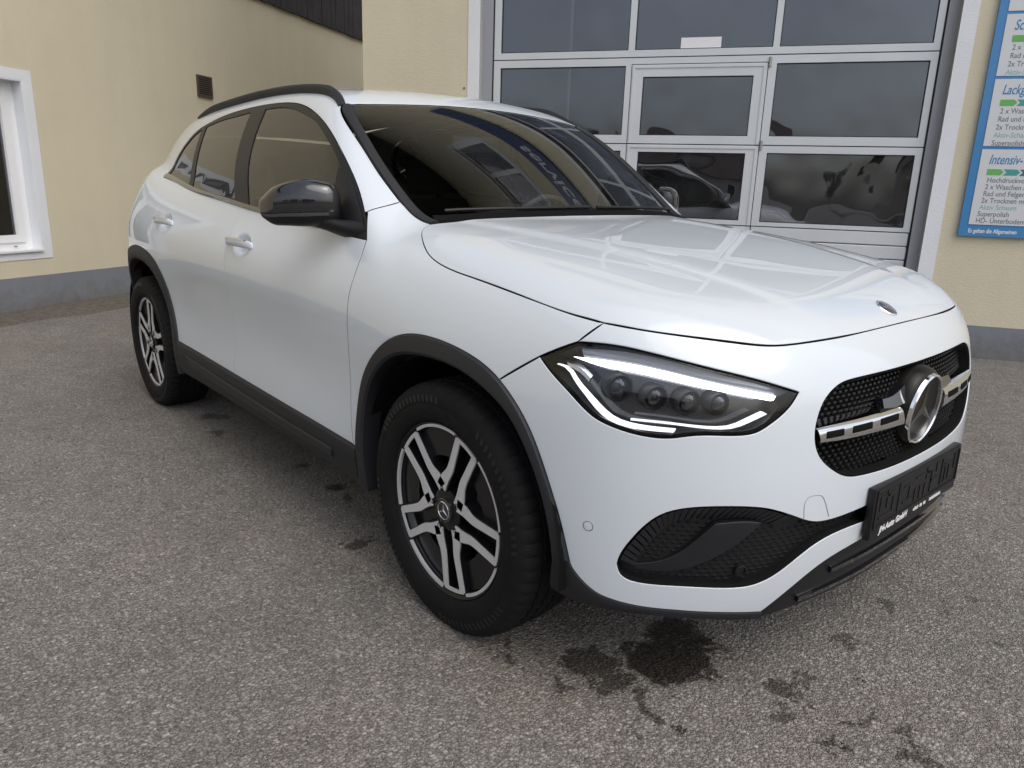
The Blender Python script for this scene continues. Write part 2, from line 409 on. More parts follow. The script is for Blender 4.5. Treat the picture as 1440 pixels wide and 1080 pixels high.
def strip(name, A, B, chart, prof, mat, parent, side=-1, n=None, ds=.02, closed=False, smooth_ang=40):
    """band between two 3D curves lifted to the surface; prof = [(fraction A->B, offset along normal)]"""
    A = curve(A, ds) if n is None else A; m = len(A)
    Bc = curve(B, .004); l = np.r_[0, np.cumsum(np.linalg.norm(np.diff(Bc, axis=0), axis=1))]
    q = np.linspace(0, l[-1], m); B = np.stack([np.interp(q, l, Bc[:, k]) for k in range(3)], -1)
    a, b = chart.to2(A), chart.to2(B); V = []
    for w, o in prof:
        P = chart.lift(a+(b-a)*w); V.append(P+Gn(P)*o)
    V = np.concatenate(V); F = []
    for j in range(len(prof)-1):
        for i in range(m-1): F.append((j*m+i, j*m+i+1, (j+1)*m+i+1, (j+1)*m+i))
    f = F[len(F)//2]; nn = np.cross(V[f[1]]-V[f[0]], V[f[2]]-V[f[0]]); pn = Gn(V[f[0]][None])[0]
    if nn @ pn < 0: F = [f[::-1] for f in F]
    # end caps
    k = [j for j, (w, o) in enumerate(prof) if 0 <= w <= 1]
    F.append(tuple(j*m for j in k)); F.append(tuple(j*m+m-1 for j in k[::-1]))
    if side > 0: V = V*MIR; F = [f[::-1] for f in F]
    return autosmooth(mk(name, V, F, mat, parent), smooth_ang)

# ---------------------------------------------------------------- the car
CAR = empty('parked_car'); tag(CAR, 'white compact crossover with black wheel arch cladding parked on the asphalt', 'car')
HOOD_SIDE = [(-.406,-.647,1.087),(-.379,-.693,1.074),(-.317,-.737,1.052),(-.24,-.774,1.023),(-.158,-.793,.999),(-.066,-.799,.983),(.012,-.799,.974),(.216,-.799,.949),(.293,-.797,.939),(.361,-.791,.929),(.443,-.775,.919)]
HOOD_FRONT = [(.443,-.775,.919),(.518,-.741,.912),(.593,-.682,.903),(.656,-.608,.892),(.70,-.536,.883),(.723,-.471,.882),(.739,-.393,.883),(.751,-.30,.884),(.758,-.188,.886),(.760,-.06,.887),(.760,0,.887)]
HOOD_REAR = [(-.335,0,1.10),(-.345,-.25,1.10),(-.372,-.5,1.095),(-.406,-.647,1.087)]
DOOR_F = [(-.507,-.813,1.036),(-.503,-.841,.978),(-.508,-.877,.882),(-.508,-.889,.797),(-.510,-.884,.635),(-.503,-.89,.475),(-.487,-.893,.397)]
ARCH_F = [(-.455,-.886,.27),(-.462,-.893,.369),(-.460,-.891,.463),(-.432,-.887,.596),(-.373,-.891,.688),(-.285,-.892,.761),(-.194,-.889,.800),(-.105,-.886,.814),(0,-.883,.812),(.104,-.882,.798),(.187,-.882,.774),(.254,-.882,.736),(.311,-.88,.684),(.355,-.875,.617),(.394,-.868,.532),(.42,-.86,.46),(.442,-.85,.372)]
ARCH_FI = [(-.405,-.886,.262),(-.413,-.89,.369),(-.411,-.894,.45),(-.395,-.889,.55),(-.345,-.891,.645),(-.25,-.895,.722),(-.163,-.895,.753),(-.058,-.894,.764),(.078,-.892,.757),(.199,-.888,.722),(.277,-.884,.675),(.329,-.88,.610),(.369,-.873,.53),(.393,-.865,.44),(.402,-.86,.358)]
ARCH_R = [(-2.205,-.896,.275),(-2.213,-.896,.42),(-2.28,-.894,.604),(-2.336,-.899,.72),(-2.434,-.908,.812),(-2.60,-.911,.858),(-2.78,-.908,.862),(-2.93,-.90,.832),(-3.06,-.88,.75),(-3.14,-.87,.62),(-3.185,-.86,.46),(-3.195,-.85,.36)]
ARCH_RI = [(-2.265,-.896,.27),(-2.275,-.896,.42),(-2.325,-.895,.575),(-2.372,-.898,.655),(-2.43,-.902,.718),(-2.515,-.907,.768),(-2.62,-.909,.792),(-2.76,-.907,.797),(-2.89,-.90,.77),(-3.0,-.89,.70),(-3.075,-.88,.59),(-3.12,-.87,.46),(-3.13,-.86,.36)]
HL_TOP = [(.408,-.817,.876),(.468,-.796,.879),(.538,-.761,.873),(.653,-.667,.843),(.72,-.582,.817),(.767,-.501,.788)]
HL_BOT = [(.767,-.501,.788),(.763,-.532,.755),(.748,-.579,.722),(.728,-.613,.706),(.679,-.684,.705),(.645,-.722,.701),(.619,-.748,.695),(.573,-.785,.697),(.52,-.817,.709),(.474,-.836,.728),(.419,-.848,.767),(.366,-.853,.801),(.323,-.851,.831)]
HL_REAR = [(.323,-.851,.831),(.364,-.836,.854),(.408,-.817,.876)]
CHIN = [(.442,-.850,.372),(.448,-.847,.355),(.490,-.828,.313),(.530,-.806,.296),(.589,-.764,.287),(.640,-.716,.284),(.715,-.615,.274),(.755,-.530,.262)]
ARM_LO = [(.755,-.530,.262),(.781,-.489,.302),(.814,-.403,.360),(.832,-.30,.386),(.845,-.207,.396)]
FOG_BOT = [(.846,-.215,.442),(.843,-.263,.443),(.825,-.378,.438),(.804,-.46,.409),(.777,-.526,.365),(.753,-.572,.346),(.728,-.617,.343),(.659,-.708,.349),(.578,-.782,.352),(.556,-.80,.366),(.549,-.805,.391)]
FOG_TOP = [(.549,-.805,.391),(.555,-.802,.416),(.582,-.786,.47),(.616,-.76,.517),(.654,-.725,.539),(.703,-.668,.546),(.748,-.602,.542),(.773,-.555,.530),(.795,-.499,.506),(.809,-.457,.488),(.823,-.40,.480),(.847,-.251,.485),(.857,0,.487)]
GRILLE = [(.82,0,.797),(.815,-.178,.798),(.802,-.331,.798),(.796,-.388,.790),(.793,-.434,.764),(.794,-.458,.725),(.797,-.464,.688),(.803,-.456,.654),(.811,-.434,.626),(.825,-.385,.592),(.833,-.347,.577),(.841,-.292,.570),(.854,-.146,.563),(.857,0,.561)]
SEAM = [(-.540,-.668,1.149),(-.546,-.723,1.134),(-.564,-.771,1.116)]
MOULD = [(-1.02,-.60,1.466),(-.98,-.622,1.44),(-.797,-.657,1.331),(-.665,-.669,1.238),(-.540,-.668,1.149)]
COWLE = [(-.540,-.668,1.149),(-.475,-.662,1.115),(-.406,-.647,1.087)]
DLO_BOT = [(-.507,-.813,1.036),(-.81,-.818,1.056),(-1.321,-.814,1.088),(-1.50,-.81,1.102),(-1.75,-.803,1.122),(-2.091,-.793,1.148),(-2.38,-.771,1.181),(-2.58,-.76,1.204),(-2.70,-.755,1.216)]
DLO_TOP = [(-2.70,-.755,1.216),(-2.735,-.72,1.275),(-2.70,-.66,1.36),(-2.58,-.61,1.44),(-2.40,-.595,1.473),(-2.191,-.586,1.495),(-1.807,-.592,1.511),(-1.527,-.599,1.508),(-1.331,-.613,1.491),(-1.147,-.641,1.448),(-.956,-.68,1.376),(-.78,-.72,1.278),(-.646,-.751,1.181),(-.57,-.775,1.112),(-.545,-.784,1.090),(-.507,-.813,1.036)]
ROCK_T = [(-2.213,-.898,.438),(-1.5,-.893,.421),(-.9,-.893,.407),(-.462,-.894,.397)]
ROCK_B = [(-2.205,-.889,.285),(-1.5,-.889,.288),(-.9,-.888,.283),(-.455,-.886,.272)]
DITCH = [(-1.02,-.60,1.466),(-1.10,-.575,1.50),(-1.25,-.556,1.535),(-1.6,-.545,1.552),(-2.1,-.538,1.552),(-2.6,-.515,1.52),(-2.95,-.485,1.475),(-3.06,-.47,1.45)]
REAR_C = [(-3.06,-.48,1.45),(-3.20,-.56,1.30),(-3.30,-.62,1.15),(-3.37,-.68,1.0),(-3.38,-.71,.85),(-3.38,-.72,.72)]
RDOOR_R = [(-2.40,-.77,1.183),(-2.455,-.85,1.09),(-2.47,-.89,.99),(-2.44,-.905,.90),(-2.40,-.907,.84),(-2.385,-.905,.765)]
def seg(c, a, b):
    """part of a curve list between x values (by index of nearest points)"""
    q = curve(c, .006); i = np.argmin(np.linalg.norm(q-np.array(a), axis=1)); j = np.argmin(np.linalg.norm(q-np.array(b), axis=1))
    return q[i:j+1] if i <= j else q[j:i+1][::-1]
# bonnet
hood = panel('bonnet', sym(path(HOOD_REAR, HOOD_SIDE, HOOD_FRONT)), TOPC, PAINT, CAR, h=.022, flange=.02, gap=.0034)
# front bumper and fascia
bump_half = path(HOOD_FRONT[::-1], [HOOD_FRONT[0], HL_TOP[0]], HL_TOP, HL_BOT, [HL_REAR[0], (.221,-.881,.761)], seg(ARCH_F, (.221,-.882,.758), (.442,-.85,.372)), CHIN, ARM_LO, [ARM_LO[-1], FOG_BOT[0]], FOG_BOT, FOG_TOP, ds=.009)
bumper = panel('front_bumper', sym(bump_half), FRONTC, PAINT, CAR, h=.02, flange=.030, gap=.0024, holes=[sym(path(GRILLE, ds=.009))], hole_flange=.045, edge_r=.003)
DOORS = {}
HANDLES = {'front': ((-1.375, .962), .007), 'rear': ((-2.30, 1.002), .016)}
def dent(c):
    def f(P):
        q = ((P[:, 0]-c[0]-.015)/.078)**2+((P[:, 2]-c[1])/.043)**2
        t = np.clip(1.12-q, 0, 1); return -.020*t*t*(3-2*t)
    return f
for sd in (-1, 1):
    # wing, doors, body side
    panel('wing', path(HOOD_SIDE[::-1], COWLE[::-1], SEAM, [SEAM[-1], (-.55,-.781,1.097), DOOR_F[0]], DOOR_F, [DOOR_F[-1], (-.462,-.893,.385)], seg(ARCH_F, (-.462,-.893,.385), (.221,-.882,.758)), [(.221,-.881,.761), HL_REAR[0]], HL_REAR, [HL_REAR[-1], HOOD_SIDE[-1]]), FENDC, PAINT, CAR, side=sd, gap=.0030)
    fd = panel('front_door', path(seg(DLO_BOT, DLO_BOT[0], (-1.50,-.81,1.102)), [(-1.50,-.81,1.102), (-1.505,-.9,.9), (-1.50,-.885,.65), (-1.50,-.893,.421)], seg(ROCK_T, (-1.5,-.893,.421), (-.487,-.893,.397)), DOOR_F[::-1]), SIDEC, PAINT, CAR, side=sd, offs=dent(HANDLES['front'][0]), fine=[((-1.36, -.88, .962), .10, .007)])
    rd = panel('rear_door', path(seg(DLO_BOT, (-1.50,-.81,1.102), (-2.40,-.77,1.183)), RDOOR_R, seg(ARCH_R, (-2.385,-.905,.770), (-2.213,-.896,.438)), seg(ROCK_T, (-2.213,-.898,.438), (-1.5,-.893,.421)), [(-1.50,-.893,.421), (-1.50,-.885,.65), (-1.505,-.9,.9), (-1.50,-.81,1.102)]), SIDEC, PAINT, CAR, side=sd, offs=dent(HANDLES['rear'][0]), fine=[((-2.285, -.88, 1.002), .10, .007)])
    DOORS[sd] = (fd, rd)
    sf = panel('side_frame', path(SEAM[::-1], MOULD[::-1], DITCH, REAR_C, [REAR_C[-1], (-3.30,-.82,.70), (-3.13,-.87,.655)], seg(ARCH_R, (-3.125,-.87,.655), (-2.385,-.905,.770)), RDOOR_R[::-1], seg(DLO_BOT, (-2.40,-.77,1.183), DLO_BOT[-1]), DLO_TOP[:-2], [DLO_TOP[-3], SEAM[-1]]), tilt(32), PAINT, CAR, side=sd)
    # window surround with three panes
    G_F = path([(-1.655,-.61,1.490),(-1.505,-.616,1.490),(-1.348,-.628,1.473),(-1.211,-.645,1.442),(-1.080,-.665,1.404),(-.855,-.717,1.300),(-.775,-.738,1.248)], [(-.775,-.738,1.248),(-.70,-.80,1.068)], [(-.70,-.80,1.068),(-1.0,-.81,1.084),(-1.43,-.806,1.112)], [(-1.43,-.806,1.112),(-1.55,-.73,1.28),(-1.655,-.61,1.490)], ds=.02)
    G_R = path([(-2.41,-.60,1.453),(-2.20,-.602,1.474),(-2.071,-.608,1.480),(-1.817,-.612,1.490)], [(-1.817,-.612,1.490),(-1.70,-.72,1.28),(-1.59,-.797,1.130)], [(-1.59,-.797,1.130),(-1.854,-.794,1.148),(-2.18,-.783,1.175)], [(-2.18,-.783,1.175),(-2.41,-.60,1.453)], ds=.02)
    G_Q = path([(-2.66,-.75,1.226),(-2.69,-.70,1.285),(-2.66,-.65,1.355),(-2.56,-.61,1.418),(-2.47,-.60,1.443)], [(-2.47,-.60,1.443),(-2.25,-.78,1.182)], [(-2.25,-.78,1.182),(-2.45,-.765,1.203),(-2.66,-.75,1.226)], ds=.02)
    ws = panel('window_surround', path(DLO_BOT, DLO_TOP), FENDC, PLASTIC2, CAR, off=-.001, gap=.0008, flange=.006, holes=[G_F, G_R, G_Q], side=sd, hole_flange=.008)
    panel('pane', G_F, FENDC, SGLASS, ws, off=-.004, gap=0, flange=0, side=sd, h=.05)
    panel('pane', G_R, FENDC, PGLASS, ws, off=-.004, gap=0, flange=0, side=sd, h=.05)
    panel('pane', G_Q, FENDC, PGLASS, ws, off=-.004, gap=0, flange=0, side=sd, h=.05)
    # raised trims around the window opening
    strip('belt_moulding', [(p[0], p[1], p[2]-.002) for p in DLO_BOT[1:]], [(p[0], p[1], p[2]+.017) for p in DLO_BOT[1:]], SIDEC, [(0, -.003), (.08, .004), (.5, .006), (.92, .003), (1, -.004)], GLOSS, ws, side=sd)
    # cladding
    strip('arch_cladding', ARCH_F, ARCH_FI, SIDEC, [(-.02, -.004), (0, .004), (.08, .009), (.5, .013), (.86, .013), (1, .006), (1.03, -.02), (1.03, -.05)], PLASTIC, CAR, side=sd)
    strip('arch_cladding', ARCH_R, ARCH_RI, SIDEC, [(-.02, -.004), (0, .004), (.08, .009), (.5, .012), (.86, .012), (1, .006), (1.03, -.02), (1.03, -.05)], PLASTIC, CAR, side=sd)
    rk = strip('sill_cladding', ROCK_T, ROCK_B, SIDEC, [(-.02, -.004), (0, .004), (.06, .010), (.35, .013), (.40, .011), (.75, .010), (1, .002), (1.08, -.03), (1.1, -.12)], PLASTIC, CAR, side=sd, smooth_ang=25)
    strip('sill_inset', [(-2.08,-.893,.395),(-1.4,-.893,.368),(-.62,-.893,.35)], [(-2.02,-.893,.345),(-1.4,-.893,.325),(-.62,-.893,.315)], SIDEC, [(0, .0095), (.15, .016), (.8, .018), (1, .0085)], PLASTIC, rk, side=sd)
    strip('bumper_skirt', [(.402,-.861,.362)]+CHIN, [(.385,-.85,.275),(.41,-.848,.268),(.45,-.835,.262),(.53,-.80,.262),(.64,-.714,.260),(.714,-.611,.250),(.752,-.519,.235)], FRONTC, [(-.05, -.006), (0, .003), (.2, .005), (.8, .002), (1, -.004), (1.0, -.05)], PLASTIC, CAR, side=sd)
    # windscreen moulding
    strip('screen_moulding', MOULD+COWLE[1:], [(-.99,-.568,1.473),(-.955,-.588,1.44),(-.775,-.622,1.325),(-.645,-.632,1.228),(-.530,-.630,1.148),(-.468,-.622,1.112),(-.405,-.61,1.088)], WSC, [(0, -.004), (.1, .007), (.5, .009), (.85, .006), (1, -.002)], PLASTIC, CAR, side=sd)
# roof, windscreen, rear
WS_TOP = [(-.962,0,1.50),(-.968,-.20,1.499),(-.982,-.38,1.490),(-1.0,-.50,1.480),(-1.02,-.60,1.466)]
WS_SIDE = [(-1.02,-.60,1.466),(-.965,-.61,1.44),(-.785,-.645,1.331),(-.655,-.655,1.238),(-.540,-.650,1.149),(-.475,-.645,1.115),(-.42,-.632,1.09)]
roof = panel('roof_panel', sym(path(WS_TOP, DITCH, [DITCH[-1], (-3.10,-.25,1.47), (-3.12,0,1.475)])), TOPC, PAINT, CAR, h=.04, flange=.012, gap=.0026)
CABIN_ONLY = True
screen = panel('windscreen', sym(path(WS_TOP, WS_SIDE, [(-.42,-.632,1.09),(-.372,-.5,1.092),(-.345,-.25,1.095),(-.335,0,1.096)])), WSC, WGLASS, CAR, h=.035, off=-.003, gap=0, flange=0)
CABIN_ONLY = False
rear_c = np.array(REAR_C)
class RearChart(PolChart):
    def to2(s, P): P = np.asarray(P, float); return np.stack([np.arctan2(P[..., 1], -(P[..., 0]-s.x0))*s.k, P[..., 2]], -1)
    def lift(s, uv):
        a = uv[:, 0]/s.k; D = np.stack([np.cos(a), -np.sin(a), 0*a], -1)
        O = np.stack([s.x0+0*a, 0*a, uv[:, 1]], -1); return solve(O-D*1.25, D, 0.)
RC = RearChart(-2.6)
panel('rear_bumper', sym(path([(-3.54,0,.70),(-3.47,-.45,.70),(-3.38,-.72,.715)], [(-3.38,-.72,.715),(-3.30,-.82,.70),(-3.13,-.87,.655)], seg(ARCH_R, (-3.13,-.87,.655), (-3.195,-.85,.37)), [(-3.195,-.85,.37),(-3.38,-.68,.36),(-3.50,0,.36)])), RC, PAINT, CAR, h=.05)
panel('rear_skirt', sym(path([(-3.5,0,.355),(-3.38,-.68,.355),(-3.195,-.85,.365)], [(-3.195,-.85,.365),(-3.18,-.84,.26)], [(-3.18,-.84,.26),(-3.36,-.66,.22),(-3.48,0,.22)])), RC, PLASTIC, CAR, h=.05)
panel('tailgate', sym(path([(-3.42,0,1.06),(-3.36,-.45,1.06),(-3.33,-.60,1.07)], [(-3.335,-.61,1.06),(-3.37,-.68,.95),(-3.38,-.71,.85),(-3.38,-.715,.72)], [(-3.38,-.715,.71),(-3.47,-.45,.71),(-3.54,0,.71)])), REARC, PAINT, CAR, h=.05)
panel('rear_window', sym(path([(-3.13,0,1.46),(-3.08,-.40,1.445),(-3.07,-.47,1.44)], [(-3.07,-.47,1.44),(-3.20,-.55,1.30),(-3.32,-.60,1.08)], [(-3.32,-.60,1.08),(-3.38,-.35,1.075),(-3.41,0,1.075)])), REARC, PGLASS, CAR, h=.05, off=-.002)
for sd in (-1, 1):
    panel('tail_light', path([(-3.38,-.36,.96),(-3.36,-.6,.97),(-3.30,-.74,.96),(-3.25,-.80,.93)], [(-3.25,-.80,.93),(-3.33,-.75,.86),(-3.40,-.60,.84),(-3.42,-.36,.86)], [(-3.42,-.36,.86),(-3.38,-.36,.96)]), RC, REDLENS, CAR, off=.004, h=.03, side=sd)
# lower front grille behind and below the number plate
lip = panel('lower_grille', sym(path([(.852,0,.401),(.845,-.207,.392)], ARM_LO[::-1][1:], [ARM_LO[0], (.752,-.519,.236)], [(.752,-.519,.236),(.784,-.43,.246),(.81,-.29,.252),(.828,-.1,.252),(.83,0,.252)])), FRONTC, PLASTIC2, CAR, h=.03, off=-.006, gap=.0, flange=.03)
panel('lower_grille_back', sym(path([(.857,0,.49),(.847,-.26,.488)], [(.847,-.26,.488),(.846,-.21,.39)], [(.846,-.21,.39),(.85,0,.39)])), FRONTC, PLASTIC2, CAR, h=.03, off=-.02, gap=0, flange=0)
for zz, ss, oo in ((.345, .34, .003), (.292, .44, .004)):
    a = [(.8, y, zz+.008+.02*(abs(y)/.5)**2*-1) for y in np.linspace(-ss, ss, 25)]; b = [(p[0], p[1], p[2]-.018) for p in a]
    strip('grille_slat', a, b, FRONTC, [(0, -.008), (.15, oo), (.8, oo), (1, -.008)], GLOSS, lip)
# fog lamp surrounds
for sd in (-1, 1):
    fo = path(FOG_BOT, FOG_TOP[:-1], [FOG_TOP[-2], (.848,-.20,.485)], [(.848,-.20,.485), FOG_BOT[0]], ds=.009)
    ins = panel('intake_insert', fo, FRONTC, PLASTIC2, CAR, h=.02, off=-.026, gap=-.002, flange=0, side=sd)
    blade = path([(.584,-.779,.374),(.637,-.734,.374),(.690,-.682,.398),(.737,-.618,.452),(.762,-.578,.500)], [(.762,-.578,.500),(.742,-.612,.506),(.704,-.667,.503)], [(.704,-.667,.503),(.680,-.694,.462),(.650,-.724,.420),(.614,-.757,.395),(.575,-.786,.385)], [(.575,-.786,.385),(.584,-.779,.374)], ds=.009)
    panel('intake_blade', blade, FRONTC, PLASTIC, ins, h=.015, gap=.001, flange=.02, side=sd, edge_r=.004, offs=lambda P: -.020+.016*np.clip((P[:, 2]-.37)/.13, 0, 1))
    # relief of small scales over the insert, fins along its upper border
    f2 = FRONTC.to2(fo); f2 = f2 if area2(f2) > 0 else f2[::-1]; f2 = inset(f2, .006); b2 = FRONTC.to2(blade)
    gx, gy = np.meshgrid(np.arange(f2[:, 0].min(), f2[:, 0].max(), .017), np.arange(.33, .56, .0105)); gx = gx+(np.arange(gx.shape[0]) % 2)[:, None]*.0085
    c = np.stack([gx.ravel(), gy.ravel()], 1); c = c[inpoly(c, f2) & ~inpoly(c, inset(b2 if area2(b2) > 0 else b2[::-1], -.006))]
    top2 = FRONTC.to2(curve(FOG_TOP[:9], .004)); dt = np.linalg.norm(c[:, None]-top2[None], axis=2).min(1); c = c[dt > .034]
    q = np.array([(-.0078, 0), (0, -.0045), (.0078, 0), (0, .0045), (0, .001)])
    uv = (c[:, None]+q[None]).reshape(-1, 2); P = FRONTC.lift(uv); N = Gn(P); o = np.tile([-.0255, -.0255, -.0255, -.0255, -.0220], len(c)); V = P+N*o[:, None]
    F = [tuple(5*i+k for k in t) for i in range(len(c)) for t in ((0, 1, 4), (1, 2, 4), (2, 3, 4), (3, 0, 4))]
    if sd > 0: V = V*MIR
    s_ = mk('scale_relief', V, F, RELIEF, ins, smooth=False); s_['kind'] = 'stuff'
    tp = curve(FOG_TOP[:9], .0165); fins = bmesh.new()
    t2 = FRONTC.to2(tp)
    for i in range(1, len(t2)-1):
        tn = t2[i+1]-t2[i-1]; tn /= np.linalg.norm(tn); nn = np.array([tn[1], -tn[0]])
        if nn[1] > 0: nn = -nn
        a0 = t2[i]+nn*.004; a1 = t2[i]+nn*.034+tn*-.014; w = tn*.0062
        uv = np.array([a0-w, a0+w, a1+w*.6, a1-w*.6]); P = FRONTC.lift(uv); N = Gn(P)
        V = np.concatenate([P-N*.027, P+N*np.array([-.006, -.006, -.018, -.018])[:, None]])
        if sd > 0: V = V*MIR
        vs = [fins.verts.new(v) for v in V]
        for f in ((4, 5, 6, 7), (0, 1, 5, 4), (1, 2, 6, 5), (2, 3, 7, 6), (3, 0, 4, 7)): fins.faces.new([vs[k] for k in f])
    f_ = from_bm('fin_relief', fins, PLASTIC, ins); f_['kind'] = 'stuff'
# underbody and wheel liners
box('underbody', -3.2, .40, -.62, .62, .22, .26, DARK, CAR)
mk('undertray', [(.40, -.80, .285), (.52, -.77, .285), (.66, -.64, .28), (.735, -.48, .275), (.79, -.25, .28), (.80, 0, .28), (.79, .25, .28), (.735, .48, .275), (.66, .64, .28), (.52, .77, .285), (.40, .80, .285)], [tuple(range(11))], DARK, CAR, smooth=False)
bm = bmesh.new()
bx(bm, -2.25, -.45, -.80, .80, .22, .40); bx(bm, .42, .70, -.5, .5, .26, .80); bx(bm, -.45, .42, -.52, .52, .25, .86); bx(bm, -3.3, -2.25, -.55, .55, .25, .78)
from_bm('inner_structure', bm, DARK, CAR)
for sd in (-1, 1):
    for x0 in (0, -2.729):
        r = .425 if x0 == 0 else .44
        V = []; F = []; n = 28
        for i in range(n+1):
            a = math.pi*(-.04+1.08*i/n)
            for y in (.50, .875): V.append((x0+r*math.cos(a)*1.03, y*sd, .345+r*math.sin(a)))
        for i in range(n): F.append((2*i, 2*i+1, 2*i+3, 2*i+2))
        c = len(V); V += [(x0+r*1.04*math.cos(math.pi*(-.04+1.08*i/23)), .50*sd, .345+r*1.04*math.sin(math.pi*(-.04+1.08*i/23))) for i in range(24)]; F.append(tuple(range(c, c+24)))
        mk('wheel_liner', V, F, DARK, CAR, smooth=False)

# ---------------------------------------------------------------- headlights
def ax(pos, fwd, up=(0, 0, 1)):
    """matrix taking local +y to fwd"""
    f = Vector(fwd).normalized(); r = f.cross(Vector(up)).normalized(); u = r.cross(f)
    return Matrix(((r.x, f.x, u.x, pos[0]), (r.y, f.y, u.y, pos[1]), (r.z, f.z, u.z, pos[2]), (0, 0, 0, 1)))
def ms(p, sd): return (p[0], p[1]*(-sd), p[2])
HLO = path(HL_TOP, HL_BOT, HL_REAR, ds=.009)
for sd in (-1, 1):
    hl = panel('headlight', HLO, FRONTC, LAMPBLK, CAR, h=.02, off=-.055, gap=.007, flange=-.046, side=sd, seal_shade=False, edge_r=0)
    strip('running_light', [(.399,-.833,.846),(.462,-.814,.849),(.548,-.770,.845),(.640,-.696,.824),(.709,-.614,.801),(.749,-.548,.785)], [(.425,-.83,.842),(.481,-.811,.834),(.540,-.782,.830),(.633,-.709,.810),(.702,-.629,.790),(.747,-.557,.773)], FRONTC, [(0, -.020), (.2, -.012), (.8, -.012), (1, -.020)], DRL, hl, side=sd)
    strip('running_light', [(.372,-.845,.827),(.402,-.838,.823),(.431,-.838,.800),(.462,-.834,.778),(.496,-.825,.752),(.526,-.813,.732),(.565,-.790,.722),(.632,-.735,.717)], [(.368,-.846,.822),(.396,-.84,.815),(.420,-.841,.792),(.444,-.837,.770),(.474,-.832,.742),(.508,-.819,.718),(.55,-.796,.707),(.625,-.741,.704)], FRONTC, [(.25, -.018), (.4, -.010), (.85, -.010), (1, -.018)], DRL2, hl, side=sd)
    strip('light_guide', [(.552,-.797,.729),(.627,-.737,.726),(.700,-.652,.722),(.722,-.618,.736),(.741,-.583,.752)], [(.552,-.797,.724),(.627,-.737,.721),(.703,-.650,.714),(.730,-.606,.728),(.748,-.570,.744)], FRONTC, [(0, -.020), (.2, -.013), (.8, -.013), (1, -.020)], pm('light_guide', (.8, .8, .85), .2, emit=(.9, .95, 1), es=.7) if sd < 0 else MATS['light_guide'], hl, side=sd)
    strip('reflector_trim', [(.380,-.842,.838),(.420,-.832,.832),(.452,-.826,.812)], [(.395,-.840,.818),(.425,-.837,.806),(.448,-.833,.790)], FRONTC, [(0, -.030), (.3, -.022), (.7, -.022), (1, -.030)], SATIN, hl, side=sd)
    # upper grey bezel plane above the lamps, lower bezel
    strip('bezel', [(.420,-.826,.866),(.538,-.766,.868),(.653,-.672,.838),(.72,-.588,.812),(.756,-.522,.790)], [(.43,-.83,.844),(.548,-.775,.840),(.645,-.70,.816),(.714,-.61,.796),(.752,-.545,.780)], FRONTC, [(0, -.012), (.6, -.016), (1, -.026)], LAMPBZ, hl, side=sd)
    for k, (p, r) in enumerate((((.520,-.796,.786), .026), ((.585,-.752,.770), .024), ((.636,-.703,.763), .024), ((.678,-.655,.762), .022))):
        M = ax(ms((p[0]-.022, p[1]+.018, p[2]), sd*-1 if sd > 0 else 1), (.93, -.36*(1 if sd < 0 else -1), 0)) if False else ax((p[0]-.022, (p[1]+.018)*(1 if sd < 0 else -1), p[2]), (.93, .36*sd, 0))
        md = lathe('lamp_module', [(r*1.25, -.02), (r*1.25, .004), (r*1.08, .010), (r, .004), (r*.96, -.004)], LAMPRING, hl, 28, M=M)
        lathe('projector_lens', [(r*.97, -.004), (r*.8, .006), (r*.5, .011), (r*.2, .0135), (.0001, .014)], LAMPLENS, hl, 28, M=M)
    bm = bmesh.new()
    panel('headlight_lens', HLO, FRONTC, LENS, hl, h=.025, off=-.0025, gap=.003, flange=0, side=sd)
    bm.free()

# ---------------------------------------------------------------- grille, emblem, louvres
GR = sym(path(GRILLE, ds=.009))
grille = panel('grille', GR, FRONTC, PLASTIC2, CAR, h=.025, off=-.052, gap=-.004, flange=0)
g2 = FRONTC.to2(GR); g2 = inset(g2 if area2(g2) > 0 else g2[::-1], .004)
gx, gy = np.meshgrid(np.arange(-.5, .5, .019), np.arange(.555, .81, .0115)); gx = gx+(np.arange(gx.shape[0]) % 2)[:, None]*.0095
c = np.stack([gx.ravel(), gy.ravel()], 1); c = c[inpoly(c, g2)]
ang = np.arange(6)*math.pi/3
q = np.concatenate([np.stack([.0085*np.cos(ang), .0052*np.sin(ang)], 1), np.stack([.0055*np.cos(ang), .0032*np.sin(ang)], 1)])
uv = (c[:, None]+q[None]).reshape(-1, 2); P = FRONTC.lift(uv); N = Gn(P); o = np.tile([-.046]*6+[-.030]*6, len(c)); V = P+N*o[:, None]; F = []
for i in range(len(c)):
    b = 12*i
    F += [(b+k, b+(k+1) % 6, b+6+(k+1) % 6, b+6+k) for k in range(6)]+[tuple(b+6+k for k in range(6))]
st = mk('grille_studs', V, F, PLASTIC2, grille, smooth=False); st['kind'] = 'stuff'
strip('grille_rim', [(p[0], p[1], p[2]) for p in GRILLE], [(p[0], p[1]*.985, .68+(p[2]-.68)*.95) for p in GRILLE], FRONTC, [(0, -.012), (.2, -.004), (.6, -.006), (1, -.03)], DARK, grille)
strip('grille_rim', [(p[0], p[1], p[2]) for p in GRILLE], [(p[0], p[1]*.985, .68+(p[2]-.68)*.95) for p in GRILLE], FRONTC, [(0, -.012), (.2, -.004), (.6, -.006), (1, -.03)], DARK, grille, side=1)
